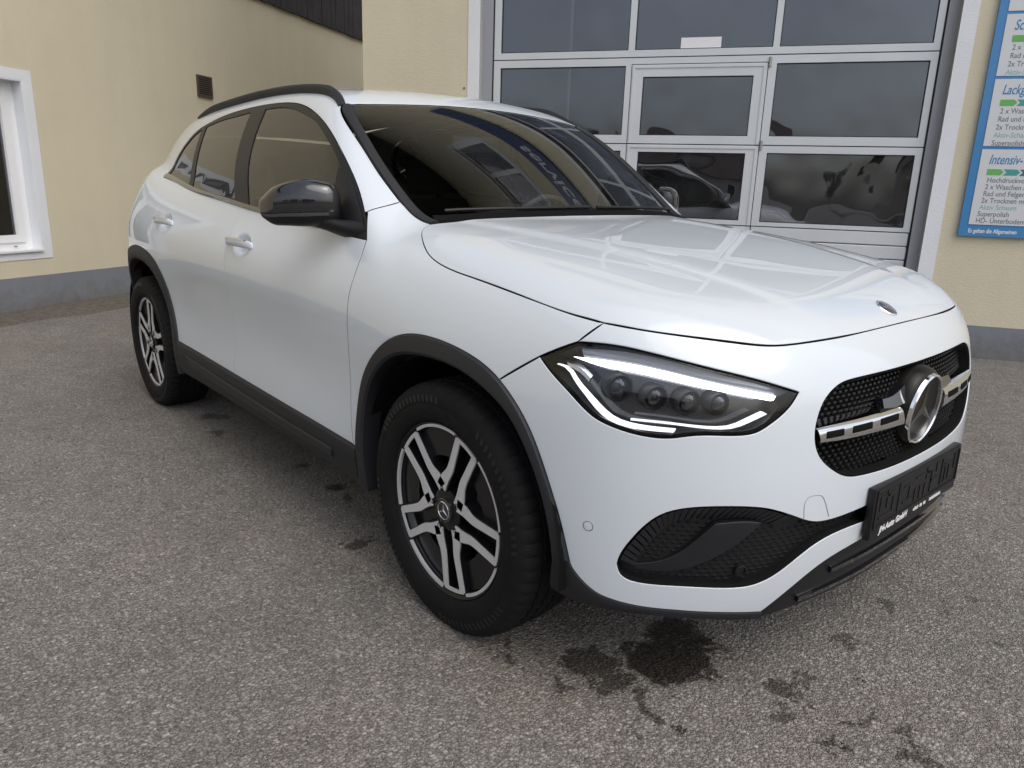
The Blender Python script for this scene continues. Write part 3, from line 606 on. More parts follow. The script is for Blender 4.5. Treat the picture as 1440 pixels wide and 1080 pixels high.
for sd in (-1, 1):
    lou = strip('louvre', [(.797,-.458,.706),(.815,-.37,.707),(.83,-.28,.707),(.842,-.135,.708)], [(.803,-.448,.668),(.815,-.37,.664),(.83,-.28,.662),(.842,-.115,.656)], FRONTC, [(-.3, -.04), (0, -.010), (.12, -.001), (.3, .002), (.7, .002), (.88, -.001), (1, -.012), (1.2, -.04)], CHROME, grille, side=sd)
    for a, b in ((-.441, -.380), (-.346, -.270), (-.233, -.152)):
        A = [(.82, y, .6955) for y in np.linspace(a, b, 5)]; B = [(.82, y, .6785) for y in np.linspace(a, b, 5)]
        strip('louvre_slot', A, B, FRONTC, [(0, .0015), (.15, .0032), (.85, .0032), (1, .0015)], DARK, lou, side=sd)
    strip('louvre_bridge', [(.83,-.2,.742),(.838,-.15,.745),(.842,-.09,.765)], [(.83,-.21,.708),(.84,-.15,.70),(.845,-.08,.70)], FRONTC, [(0, -.035), (.2, -.012), (.8, -.006), (1, -.02)], GLOSS, grille, side=sd)
EM = Matrix(((0, 1, 0, .838), (1, 0, 0, 0), (0, 0, 1, .677), (0, 0, 0, 1))) @ Matrix.Rotation(R(-5), 4, 'X')
em = lathe('emblem', [(.110, -.06), (.109, -.022), (.105, -.008), (.099, .001), (.094, .004), (.0905, .003), (.0001, .003)], pm('emblem_black', (.008, .007, .006), .30, 0, 0, .1, .2), grille, 64, M=EM)
lathe('emblem_ring', [(.0845, .003), (.0850, .0105), (.0885, .0135), (.0925, .0105), (.0945, .004)], CHROME, em, 72, M=EM)
def star_mesh(name, r, w, z0, zc, M, mat, parent):
    V, F = [(0, zc, 0)], []
    for k in range(6):
        a = math.pi/2+k*math.pi/3; rr = r if k % 2 == 0 else w
        V.append((rr*math.cos(a), z0, rr*math.sin(a)))
    for k in range(6): F.append((0, 1+k, 1+(k+1) % 6))
    return mk(name, [M @ Vector(v) for v in V], F, mat, parent, smooth=False)
star_mesh('emblem_star', .083, .0135, .0035, .0065, EM, pm('dull_star', (.06, .055, .045), .35, .3), em)

# bonnet badge
bp = solve(np.array([[.716, 0, 2.]]), np.array([[0, 0, -1.]]), 0)[0]; bn = Gn(bp[None])[0]
BM = ax(bp, bn, (1, 0, 0))
bd = lathe('bonnet_badge', [(.030, -.003), (.030, .0015), (.0275, .003), (.025, .0024), (.0001, .0024)], CHROME, hood, 36, M=BM)
lathe('badge_field', [(.0235, .0025), (.0225, .0028), (.0001, .0028)], pm('badge_blue', (.02, .025, .04), .15, 0, 1), hood, 30, M=BM)
star_mesh('badge_star', .0225, .0036, .0030, .0040, BM, CHROME, hood)

# ---------------------------------------------------------------- number plate holder
holder = box('plate_holder', .846, .8655, -.268, .268, .400, .534, PLASTIC2, CAR, bevel=.006)
bm = bmesh.new()
def rib(y0, y1, z0, z1, d=.0025): bx(bm, .864, .8655+d, y0, y1, z0, z1)
rib(-.258, .258, .522, .528, .003); rib(-.258, .258, .428, .432, .003); rib(-.259, -.254, .432, .522, .003); rib(.254, .259, .432, .522, .003)
ribs = from_bm('holder_frame', bm, PLASTIC2, holder)
for y0, y1, z0, z1 in ((-.235,-.15,.500,.506),(-.235,-.229,.47,.50),(-.20,-.19,.47,.515),(-.165,-.15,.455,.49),(-.235,-.17,.448,.454),(-.13,-.12,.44,.515),(-.10,-.06,.495,.50),(-.07,-.062,.46,.495),(-.10,-.04,.452,.458),(-.03,-.018,.44,.475),(0,.012,.44,.475),(.03,.042,.44,.475),(-.03,.05,.50,.506),(.035,.05,.485,.515),(.07,.078,.44,.50),(.07,.12,.47,.476),(.10,.115,.49,.515),(.14,.148,.44,.515),(.16,.21,.495,.50),(.165,.172,.45,.49),(.19,.197,.45,.49),(.16,.235,.444,.449),(.225,.232,.47,.515)):
    box('holder_rib', .864, .8675, y0, y1, z0, z1, PLASTIC2, holder)
def text_mesh(name, body, size, M, mat, parent, shear=0, extrude=.0004, align='LEFT', bold=0, sx=1):
    cu = bpy.data.curves.new(name, 'FONT'); cu.body = body; cu.size = size; cu.shear = shear; cu.extrude = extrude; cu.align_x = align; cu.offset = bold; cu.resolution_u = 4
    o = bpy.data.objects.new(name, cu); COL.objects.link(o)
    dg = bpy.context.evaluated_depsgraph_get(); dg.update()
    me = bpy.data.meshes.new_from_object(o.evaluated_get(dg)); bpy.data.objects.remove(o); bpy.data.curves.remove(cu)
    me.name = name; me.transform(M @ Matrix.Diagonal((sx, 1, 1, 1))); me.materials.clear()
    return link(name, me, mat, parent)
PT = lambda y, z, x=.8662: Matrix(((0, 0, 1, x), (1, 0, 0, y), (0, 1, 0, z), (0, 0, 0, 1)))
text_mesh('holder_lettering', 'JN-Auto GmbH', .0235, PT(-.218, .408), WHITEPR, holder, .22, bold=.0006, sx=1.05)
bm = bmesh.new(); y = -.018
for w in (.008, .008, .009, .008, 0, .008, .008, 0, .008, .007, 0, 0, .0, .007, .007, .007, .003, .006, .006, .003, .006, .006, .006, .006, .003, .005, .005):
    if w: bx(bm, .8655, .8667, y, y+w*.7, .409, .417+.002*math.sin(y*400))
    y += w if w else .008
from_bm('holder_small_print', bm, WHITEPR, holder)['kind'] = 'stuff'

# ---------------------------------------------------------------- wheels
def flat_poly(pts, w):
    """offset polyline to a band of width w (2D)"""
    p = np.array(pts, float); t = np.gradient(p, axis=0); t /= np.linalg.norm(t, axis=1, keepdims=True); n = np.stack([-t[:, 1], t[:, 0]], 1)
    w = np.asarray(w)[:, None] if hasattr(w, '__len__') else w
    return p+n*w/2, p-n*w/2
def extr(bm, poly, h0, h1):
    """prism from a 2D polygon (x,z) between depths; y axis is outward (negative)"""
    n = len(poly); a = [bm.verts.new((p[0], h0, p[1])) for p in poly]; b = [bm.verts.new((p[0], h1, p[1])) for p in poly]
    bm.faces.new(a); bm.faces.new(b[::-1])
    for i in range(n): bm.faces.new((a[i], b[i], b[(i+1) % n], a[(i+1) % n]))
def tyre_mesh():
    half = [(.230, .070), (.236, .092), (.243, .0985), (.249, .0975), (.252, .104), (.260, .1115), (.276, .1160), (.296, .1172), (.300, .1158), (.304, .1170), (.318, .1160), (.330, .1125), (.340, .1060), (.3475, .0985), (.3525, .088), (.3552, .074), (.3552, .060), (.348, .0585), (.348, .052), (.3565, .0505), (.3568, .024), (.350, .0225), (.350, .016), (.3572, .0145)]
    prof = [(r, -h) for r, h in half]+[(r, h) for r, h in half[::-1]]
    seg = 240; n = len(prof); V = []; F = []
    for k in range(seg):
        a = 2*math.pi*k/seg
        for i, (r, h) in enumerate(prof):
            if abs(h) > .062 and r > .336 and k % 4 == 0: r -= .0042
            elif abs(h) < .062 and r > .354 and (k+int(abs(h)*400)) % 4 == 0: r -= .005
            V.append([r*math.cos(a), h, r*math.sin(a)])
    for k in range(seg):
        for i in range(n-1): a, b = k*n+i, ((k+1) % seg)*n+i; F.append((a, a+1, b+1, b))
    return V, F
TV, TF = tyre_mesh()
def make_wheel(x, sd, th0, name_label=None):
    yc = .790*sd; M = Matrix.Translation((x, yc, .3447)) @ (Matrix.Identity(4) if sd < 0 else Matrix.Diagonal((1, -1, 1, 1)))
    # rim: barrel plus black centre disc; outward is -y
    rim = lathe('wheel', [(.2435, -.0990), (.2465, -.1010), (.2475, -.0985), (.2450, -.090), (.232, -.080), (.222, -.05), (.215, .06), (.236, .09)], RIMBLK, CAR, 72, M=M)
    ty = mk('tyre', [((M @ Vector(v)).x, (M @ Vector(v)).y, max((M @ Vector(v)).z, .0015)) for v in TV], TF if sd < 0 else [f[::-1] for f in TF], RUBBER, rim); autosmooth(ty, 28)
    if sd < 0:
        bm = bmesh.new()
        for k in range(96):
            if k % 24 > 15: continue
            a = 2*math.pi*k/96; q = []
            for r_, da in ((.306, 0), (.306, .030), (.324, .046), (.324, .016)): q.append(((r_)*math.cos(a+da), (r_)*math.sin(a+da), r_))
            vs = [bm.verts.new(M @ Vector((x_, -.1168-.0012 if rr < .31 else -.1140-.0012, z_))) for x_, z_, rr in q]; bm.faces.new(vs)
        from_bm('sidewall_hatching', bm, PLASTIC2, rim, recalc=False)['kind'] = 'stuff'
    lathe('rim_lip', [(.2385, -.0930), (.2400, -.0960), (.2440, -.0990)], RIMBLK, rim, 96, M=M)
    for k in range(5):
        a0 = R(th0+72*k); ca, sa = math.cos(a0), math.sin(a0)
        rot = lambda p: (p[0]*ca-p[1]*sa, p[0]*sa+p[1]*ca)
        bm = bmesh.new(); bk = bmesh.new()
        for m in (-1, 1):
            pl = curve([(.052, m*.041), (.080, m*.0395), (.104, m*.034), (.124, m*.0305), (.16, m*.0325), (.20, m*.036), (.226, m*.0385)], .008)
            w = np.interp(pl[:, 0], [.052, .08, .11, .15, .226], [.038, .034, .0260, .0225, .0205])
            A, B = flat_poly(pl, w); poly = [rot(p) for p in np.concatenate([A, B[::-1]])]
            extr(bm, poly, -.0960, -.0925)
            A, B = flat_poly(pl, w*1.15+.003); extr(bk, [rot(p) for p in np.concatenate([A, B[::-1]])], -.0925, -.055)
        # closing bar at the rim end, black pocket between the arms
        arc = [(.229*math.cos(t), .229*math.sin(t)) for t in np.linspace(-.192, .192, 9)]
        A, B = flat_poly(arc, .0105); extr(bm, [rot(p) for p in np.concatenate([A, B[::-1]])], -.0962, -.0925)
        extr(bk, [rot(p) for p in ((.10, -.03), (.225, -.036), (.225, .036), (.10, .03))], -.062, -.05)
        for b_, nm, mt in ((bm, 'spoke_face', MACH), (bk, 'spoke', RIMBLK)):
            bmesh.ops.transform(b_, matrix=M, verts=b_.verts)
            if nm == 'spoke': sp = from_bm(nm, b_, mt, rim)
            else: from_bm(nm, b_, mt, rim)
        # machined arc of the outer ring, black infill web between spoke pairs
        bm = bmesh.new(); arc = [(.2370*math.cos(t), .2370*math.sin(t)) for t in np.linspace(.235, 1.02, 24)]
        A, B = flat_poly(arc, .0095); extr(bm, [rot(p) for p in np.concatenate([A, B[::-1]])], -.0965, -.088)
        bmesh.ops.transform(bm, matrix=M, verts=bm.verts); from_bm('ring_segment', bm, MACH, rim)
        bm = bmesh.new(); arc = [(.228*math.cos(t), .228*math.sin(t)) for t in np.linspace(.19, 1.07, 16)]
        inner = [(.150*math.cos(t), .150*math.sin(t)) for t in np.linspace(.95, .31, 12)]
        extr(bm, [rot(p) for p in arc+inner], -.078, -.060)
        bmesh.ops.transform(bm, matrix=M, verts=bm.verts); from_bm('web', bm, RIMBLK, rim)
        bx_, by_ = rot((.056*math.cos(R(36)), .056*math.sin(R(36))))
        lathe('wheel_bolt', [(.0085, -.070), (.0085, -.0962), (.0065, -.0966), (.0055, -.090), (.0001, -.090)], LAMPBLK, rim, 14, M=M @ Matrix.Translation((bx_*1.09, 0, by_*1.09)))
    hub = lathe('hub', [(.062, -.05), (.060, -.088), (.050, -.0915), (.0001, -.0915)], RIMBLK, rim, 40, M=M)
    cap = lathe('hub_cap', [(.0355, -.088), (.0350, -.0985), (.0320, -.1005), (.0285, -.0995), (.0001, -.0995)], LAMPBLK, rim, 40, M=M)
    lathe('cap_ring', [(.0235, -.0998), (.0245, -.1012), (.0262, -.0998)], CHROME, rim, 40, M=M)
    star_mesh('cap_star', .0235, .0040, -.0998, -.1022, M, CHROME, rim)
    lathe('brake_disc', [(.05, -.02), (.08, -.030), (.160, -.030), (.160, .0), (.05, .0)], STEEL, rim, 48, M=M)
    box('brake_caliper', .07, .165, -.055, .03, -.06, .075, pm('caliper', (.10, .10, .105), .45, .5) if 'caliper' not in MATS else MATS['caliper'], rim, bevel=.015, M=M @ Matrix.Rotation(R(-20), 4, 'Y'))
    mk('wheel_back', [M @ Vector((.222*math.cos(t), .0, .222*math.sin(t))) for t in np.linspace(0, 2*math.pi, 33)[:-1]], [tuple(range(32))], DARK, rim, smooth=False)
    return rim
make_wheel(0, -1, 65); make_wheel(-2.729, -1, 10); make_wheel(0, 1, 20); make_wheel(-2.729, 1, 40)

# ---------------------------------------------------------------- mirrors, handles, rails, wipers
def loft(rings, closed_ends=True):
    V = [p for r in rings for p in r]; n = len(rings[0]); F = []
    for i in range(len(rings)-1):
        for k in range(n): F.append((i*n+k, i*n+(k+1) % n, (i+1)*n+(k+1) % n, (i+1)*n+k))
    if closed_ends: F.append(tuple(range(n-1, -1, -1))); F.append(tuple((len(rings)-1)*n+k for k in range(n)))
    return V, F
def make_mirror(sd):
    e1 = np.array([-.70, -.714, 0]); e1 /= np.linalg.norm(e1); e3 = np.array([.714, -.70, 0]); e3 /= np.linalg.norm(e3); e2 = np.array([0, 0, 1.])
    c0 = np.array([-.738, -.912, 1.134]); L = .128
    top = Spl([-1, -.92, -.75, -.4, 0, .4, .7, .9, .98, 1], [.026, .050, .066, .075, .073, .061, .042, .020, .004, -.006])
    bot = Spl([-1, -.92, -.75, -.4, 0, .4, .7, .9, .98, 1], [-.040, -.052, -.060, -.066, -.068, -.067, -.062, -.046, -.028, -.016])
    dep = Spl([-1, -.9, -.6, -.2, .2, .6, .9, .98, 1], [.022, .036, .055, .066, .066, .056, .034, .018, .008])
    bak = Spl([-1, -.9, -.5, 0, .5, .9, 1], [-.012, -.026, -.036, -.040, -.038, -.022, -.004])
    us = np.concatenate([np.linspace(-1, .8, 22), np.array([.86, .91, .95, .98, 1.0])])
    def ring(u, g=0., a0=0, a1=2*math.pi, n=36, cl=True):
        t, b, d, k = top(u), bot(u), dep(u), bak(u); zc, zh = (t+b)/2, (t-b)/2; r = []
        for th in np.linspace(a0, a1, n, endpoint=not cl):
            cz, cx = math.sin(th), math.cos(th); ex = .75
            zz = zc+(zh+g)*math.copysign(abs(cz)**ex, cz); xx = (d+g)*math.copysign(abs(cx)**ex, cx) if cx > 0 else (-k-g)*cx*-1*-1
            if cx <= 0: xx = (k-g)*abs(cx)**.45
            r.append(c0+e1*u*L+e2*zz+e3*xx)
        return r
    def fin(V): V = np.array(V); return V if sd < 0 else V*MIR
    V, F = loft([ring(u) for u in us]); hs = mk('side_mirror', fin(V), F, PLASTIC2, CAR); autosmooth(hs, 60)
    # gloss cap on the upper front
    rows = [ring(u, .0022, R(-14), R(112), 22, False) for u in us[1:]]; n = 22; V = [p for r in rows for p in r]
    F = [(i*n+k, i*n+k+1, (i+1)*n+k+1, (i+1)*n+k) for i in range(len(rows)-1) for k in range(n-1)]
    mk('mirror_cap', fin(V), F, GLOSS, hs)
    rows = [ring(u, .0038, R(-24), R(-15), 5, False) for u in us[2:]]; n = 5; V = [p for r in rows for p in r]
    F = [(i*n+k, i*n+k+1, (i+1)*n+k+1, (i+1)*n+k) for i in range(len(rows)-1) for k in range(n-1)]
    mk('indicator', fin(V), F, pm('smoked_lens', (.05, .05, .055), .08, 0, 1) if 'smoked_lens' not in MATS else MATS['smoked_lens'], hs)
    # mirror glass on the rear face
    ol = [c0+e1*u*L*.95+e2*(top(u)-.010)-e3*.0385 for u in np.linspace(-.85, .8, 12)]+[c0+e1*u*L*.95+e2*(bot(u)+.010)-e3*.0385 for u in np.linspace(.8, -.85, 12)]
    mk('mirror_glass', fin(ol), [tuple(range(24))], CHROME, hs, smooth=False)
    # arm and sail
    P = [(-.60, -.80, 1.060), (-.63, -.825, 1.064), (-.66, -.85, 1.073), (-.69, -.88, 1.083)]
    V, F = loft([[np.array(p)+np.array([math.cos(t)*a, 0, math.sin(t)*b]) for t in np.linspace(0, 2*math.pi, 17)[:-1]] for p, a, b in zip(P, (.075, .060, .050, .048), (.030, .026, .022, .018))]); autosmooth(mk('mirror_arm', fin(V), F, PLASTIC2, hs), 60)
    panel('sail_panel', path([(-.775,-.738,1.246),(-.72,-.735,1.228),(-.646,-.751,1.172),(-.575,-.775,1.106),(-.53,-.79,1.055)], [(-.53,-.79,1.055),(-.70,-.80,1.066)], [(-.70,-.80,1.066),(-.775,-.738,1.246)]), FENDC, PLASTIC2, hs, off=.006, flange=.01, h=.03, side=sd)
for sd in (-1, 1): make_mirror(sd)
for sd in (-1, 1):
    for (nm, ((hx, hz), dz)), dr in zip(HANDLES.items(), DOORS[sd]):
        xs = np.linspace(-.118, .118, 25); zz = hz+.002; rings = []
        base = SIDEC.lift(np.stack([hx+xs, np.full(25, zz-.6)+(-dz)*xs/.236*0-.0], 1))
        nb = Gn(base)
        for p, n, u in zip(base, nb, xs/.118):
            w = max(1-abs(u)**3.2, .02)**.5; hh = .0165*(.62+.38*w); t = .010*w+.002; of = .003+.019*max(1-abs(u)**4, 0)
            ring = []
            for th in np.linspace(0, 2*math.pi, 15)[:-1]:
                cz, cx = math.sin(th), math.cos(th)
                ring.append(p+n*(of+t*math.copysign(abs(cx)**.7, cx))+np.array([0, 0, hh*math.copysign(abs(cz)**.7, cz)]))
            rings.append(ring)
        V, F = loft(rings); V = np.array(V) if sd < 0 else np.array(V)*MIR
        h_ = autosmooth(mk('handle', V, F if sd < 0 else [f[::-1] for f in F], PAINT, dr), 60)
        # chrome insert along the top of the grip
        rr = [[r[k] for k in (1, 2, 3)] for r in rings[2:-2]]; V = []
        for i, r in enumerate(rr):
            for p in r: V.append(p+nb[i+2]*.0018+np.array([0, 0, .0004]))
        V = np.array(V) if sd < 0 else np.array(V)*MIR
        mk('handle_strip', V, [(3*i+k, 3*i+k+1, 3*i+4+k, 3*i+3+k) for i in range(len(rr)-1) for k in range(2)], CHROME, dr)
        if sd < 0: lathe('lock_cover', [(.010, -.004), (.010, .010), (.0001, .011)], PAINT, dr, 20, M=ax(base[22]+nb[22]*0, nb[22]))
    # roof rails
    rc = curve(DITCH[:-2]+[(-2.80,-.498,1.5)], .03); m = len(rc); n3 = Gn(TOPC.lift(TOPC.to2(rc))); b3 = TOPC.lift(TOPC.to2(rc)); rings = []
    for i in range(m):
        f = i/(m-1); hgt = .004+.021*min(1, f/.10, (1-f)/.16)**.75; t = rc[min(i+1, m-1)]-rc[max(i-1, 0)]; t /= np.linalg.norm(t)
        lat = np.cross(t, n3[i]); lat /= np.linalg.norm(lat); nn = n3[i]*.45+np.array([0, -.25, .7]); nn /= np.linalg.norm(nn); lat = np.cross(t, nn)
        rings.append([b3[i]+lat*a*(.75+.25*min(1, f/.12))+nn*h for a, h in ((-.020, -.006), (-.019, hgt*.65), (-.013, hgt*.95), (0, hgt), (.013, hgt*.95), (.019, hgt*.65), (.020, -.006))])
    V, F = loft(rings); V = np.array(V) if sd < 0 else np.array(V)*MIR
    autosmooth(mk('roof_rail', V, F, PLASTIC, CAR), 40)
# wipers and scuttle
cow = strip('scuttle', [(-.33,-.0,1.10)]+[(-.345,-.25,1.10),(-.372,-.5,1.095),(-.41,-.62,1.09)], [(-.385,0,1.13),(-.40,-.25,1.128),(-.425,-.48,1.12),(-.46,-.60,1.112)], WSC, [(0, -.012), (.2, .002), (.8, .002), (1, -.004)], DARK, CAR)
strip('scuttle', [(-.33,-.0,1.10)]+[(-.345,-.25,1.10),(-.372,-.5,1.095),(-.41,-.62,1.09)], [(-.385,0,1.13),(-.40,-.25,1.128),(-.425,-.48,1.12),(-.46,-.60,1.112)], WSC, [(0, -.012), (.2, .002), (.8, .002), (1, -.004)], DARK, CAR, side=1)
for y0, y1 in ((-.56, .02), (.06, .60)):
    q = WSC.lift(WSC.to2(np.array([(-.385-.25*abs(y)*abs(y), y, 1.112-.03*abs(y)) for y in np.linspace(y0, y1, 14)]))); q = q+Gn(q)*.010
    wp = tube('wiper', q, .0055, PLASTIC2, CAR, 8)

# parking sensors, towing eye cover
for sd in (-1, 1):
    for pz in ((.486, -.838, .470),):
        p = FRONTC.lift(FRONTC.to2(np.array([pz])))[0]; n = Gn(p[None])[0]
        if sd > 0: p = p*MIR; n = n*MIR
        lathe('parking_sensor', [(.0125, -.002), (.0122, .0006), (.0112, -.0004), (.0108, -.003), (.0102, .0002), (.0001, .0008)], PAINT, bumper, 28, M=ax(p, n))
        lathe('sensor_gap', [(.0124, .0003), (.0118, .0006), (.0110, .0003)], DARK, bumper, 28, M=ax(p, n))
    p = FRONTC.lift(FRONTC.to2(np.array([(.745, -.60, .375)])))[0]; n = Gn(p[None])[0]; p = p-n*.022
    if sd > 0: p = p*MIR; n = n*MIR
    lathe('parking_sensor', [(.015, -.004), (.0145, .006), (.0115, .007), (.011, .003), (.0001, .004)], PLASTIC2, bumper, 24, M=ax(p, n))
tc2 = curve([(.803,-.478,.497),(.802,-.481,.540),(.806,-.470,.551),(.812,-.445,.551),(.817,-.432,.545),(.8225,-.402,.490)], .006); t2 = FRONTC.to2(tc2); P = FRONTC.lift(t2); N = Gn(P)
tube('tow_eye_seam', P+N*.0002, .0009, pm('seam_grey', (.30, .31, .32), .6), bumper, 6)

# ---------------------------------------------------------------- cabin
inn = box('dashboard', -.80, -.42, -.70, .70, .74, 1.035, DASH, CAR, bevel=.04)
box('instrument_screen', -.83, -.80, -.05, .62, .98, 1.09, GLOSS, inn, bevel=.008)
SWM = ax((-1.02, .37, .985), (-.93, 0, .37))
sw = lathe('steering_wheel', [(.172, 0), (.176, -.011), (.185, -.016), (.194, -.011), (.198, 0), (.194, .011), (.185, .016), (.176, .011), (.172, 0)], DASH, CAR, 48, M=SWM)
box('wheel_boss', -.06, .06, -.01, .03, -.05, .05, DASH, sw, bevel=.015, M=SWM)
for a in (0, 180, 270): box('wheel_spoke', .05, .18, -.006, .010, -.014, .014, DASH, sw, bevel=.004, M=SWM @ Matrix.Rotation(R(a), 4, 'Y'))
for y in (-.38, .38):
    st_ = box('front_seat', -1.72, -1.28, y-.24, y+.24, .42, .60, CLOTHBLK, CAR, bevel=.05)
    box('backrest', -.06, .06, -.23, .23, 0, .60, CLOTHBLK, st_, bevel=.045, M=Matrix.Translation((-1.74, y, .55)) @ Matrix.Rotation(R(-16), 4, 'Y'))
    box('headrest', -.04, .04, -.13, .13, .62, .80, CLOTHBLK, st_, bevel=.035, M=Matrix.Translation((-1.74, y, .55)) @ Matrix.Rotation(R(-14), 4, 'Y'))
rs = box('rear_seat', -2.75, -2.30, -.62, .62, .40, .60, CLOTHBLK, CAR, bevel=.05)
box('backrest', -.07, .07, -.62, .62, 0, .58, CLOTHBLK, rs, bevel=.05, M=Matrix.Translation((-2.72, 0, .55)) @ Matrix.Rotation(R(-18), 4, 'Y'))
for y in (-.38, .38): box('headrest', -.04, .04, -.13, .13, .58, .74, CLOTHBLK, rs, bevel=.035, M=Matrix.Translation((-2.72, y, .55)) @ Matrix.Rotation(R(-16), 4, 'Y'))
for sd in (-1, 1): box('door_card', -2.4, -.5, min(.72*sd, .75*sd), max(.72*sd, .75*sd), .40, 1.02, DASH, CAR)
box('rear_view_mirror', -1.03, -1.0, -.12, .12, 1.33, 1.395, PLASTIC2, CAR, bevel=.012)
panel('headliner', sym(path([(p[0]-.03, p[1], p[2]) for p in WS_TOP[:-1]], [(p[0], p[1]*.97, p[2]) for p in DITCH[2:]], [DITCH[-1], (-3.10,-.25,1.47), (-3.12,0,1.475)])), TOPC, pm('headliner_cloth', (.35, .34, .32), .9), CAR, h=.08, off=-.03, flange=0)

# ---------------------------------------------------------------- buildings; frame u (along the garage front), v (into the garage), h (up)
_b = .54322; _U = np.array([.0047, .0129, 1.]); _U /= np.linalg.norm(_U)
_u = np.array([math.cos(_b), math.sin(_b), 0]); _u -= _U*(_u @ _U); _u /= np.linalg.norm(_u); _v = np.cross(_U, _u)
BF = Matrix(((_u[0], _v[0], _U[0], 0), (_u[1], _v[1], _U[1], 0), (_u[2], _v[2], _U[2], 0), (0, 0, 0, 1)))
def render_mat(name, col, seed=0):
    m, n, l, b = nt(name)
    t = n.new('ShaderNodeTexCoord'); mp = n.new('ShaderNodeMapping'); mp.inputs['Rotation'].default_value = (0, 0, -_b); l.new(t.outputs['Object'], mp.inputs[0])
    big = n.new('ShaderNodeTexNoise'); big.inputs['Scale'].default_value = 1.1; big.inputs['Detail'].default_value = 6; big.inputs['Roughness'].default_value = .6
    st = n.new('ShaderNodeMapping'); st.inputs['Scale'].default_value = (3, 3, .35); l.new(mp.outputs[0], st.inputs[0])
    stn = n.new('ShaderNodeTexNoise'); stn.inputs['Scale'].default_value = 2.5; stn.inputs['Detail'].default_value = 5; l.new(st.outputs[0], stn.inputs['Vector'])
    fine = n.new('ShaderNodeTexNoise'); fine.inputs['Scale'].default_value = 260; fine.inputs['Detail'].default_value = 3
    rub = n.new('ShaderNodeMapping'); rub.inputs['Scale'].default_value = (14, 14, 55); l.new(mp.outputs[0], rub.inputs[0])
    rn = n.new('ShaderNodeTexNoise'); rn.inputs['Scale'].default_value = 2; rn.inputs['Detail'].default_value = 4; l.new(rub.outputs[0], rn.inputs['Vector'])
    for q in (big, fine): l.new(mp.outputs[0], q.inputs['Vector'])
    a = n.new('ShaderNodeMath'); a.operation = 'MULTIPLY_ADD'; a.inputs[1].default_value = .20; a.inputs[2].default_value = .87; l.new(big.outputs['Fac'], a.inputs[0])
    c = n.new('ShaderNodeMath'); c.operation = 'MULTIPLY_ADD'; c.inputs[1].default_value = .07; l.new(stn.outputs['Fac'], c.inputs[0]); l.new(a.outputs[0], c.inputs[2])
    mx = n.new('ShaderNodeMix'); mx.data_type = 'RGBA'; mx.blend_type = 'MULTIPLY'; mx.inputs[0].default_value = 1; mx.inputs[6].default_value = (*col, 1)
    l.new(c.outputs[0], mx.inputs[7])
    sx = n.new('ShaderNodeSeparateXYZ'); l.new(t.outputs['Object'], sx.inputs[0]); gh = n.new('ShaderNodeMapRange'); gh.inputs['From Min'].default_value = .0; gh.inputs['From Max'].default_value = .38; gh.inputs['To Min'].default_value = .36; gh.inputs['To Max'].default_value = -.25; l.new(sx.outputs[2], gh.inputs['Value'])
    gn = n.new('ShaderNodeTexNoise'); gn.inputs['Scale'].default_value = 9; gn.inputs['Detail'].default_value = 8; gn.inputs['Roughness'].default_value = .7; l.new(mp.outputs[0], gn.inputs['Vector'])
    ga = n.new('ShaderNodeMath'); ga.operation = 'ADD'; l.new(gn.outputs['Fac'], ga.inputs[0]); l.new(gh.outputs[0], ga.inputs[1])
    gm = n.new('ShaderNodeMapRange'); gm.inputs['From Min'].default_value = .52; gm.inputs['From Max'].default_value = .95; gm.inputs['To Max'].default_value = .75; l.new(ga.outputs[0], gm.inputs['Value'])
    gx = n.new('ShaderNodeMix'); gx.data_type = 'RGBA'; l.new(gm.outputs[0], gx.inputs[0]); l.new(mx.outputs[2], gx.inputs[6]); gx.inputs[7].default_value = (.13, .115, .095, 1)
    l.new(gx.outputs[2], b.inputs['Base Color']); b.inputs['Roughness'].default_value = .9; b.inputs['Specular IOR Level'].default_value = .25
    ad = n.new('ShaderNodeMath'); ad.operation = 'ADD'; l.new(fine.outputs['Fac'], ad.inputs[0]); l.new(rn.outputs['Fac'], ad.inputs[1])
    bp = n.new('ShaderNodeBump'); bp.inputs['Strength'].default_value = .55; bp.inputs['Distance'].default_value = .004; l.new(ad.outputs[0], bp.inputs['Height']); l.new(bp.outputs[0], b.inputs['Normal'])
    return m
WALL = render_mat('yellow_render', (.615, .560, .42))
PLINTH = render_mat('grey_plinth_paint', (.20, .215, .24))
WHITEW = render_mat('white_render', (.72, .74, .77))
ALU = pm('door_aluminium', (.60, .62, .64), .38, .15, 0, .03, .5, var=(3, .05))
RUB = pm('rubber_seal', (.012, .012, .014), .7)
PVC = pm('white_window_plastic', (.78, .79, .80), .35, var=(2, .03))
WOOD = pm('dark_stained_wood', (.028, .024, .022), .75, bump=(30, .4, 4), var=(6, .35))
BROWN = pm('brown_vent_plastic', (.075, .055, .045), .6)
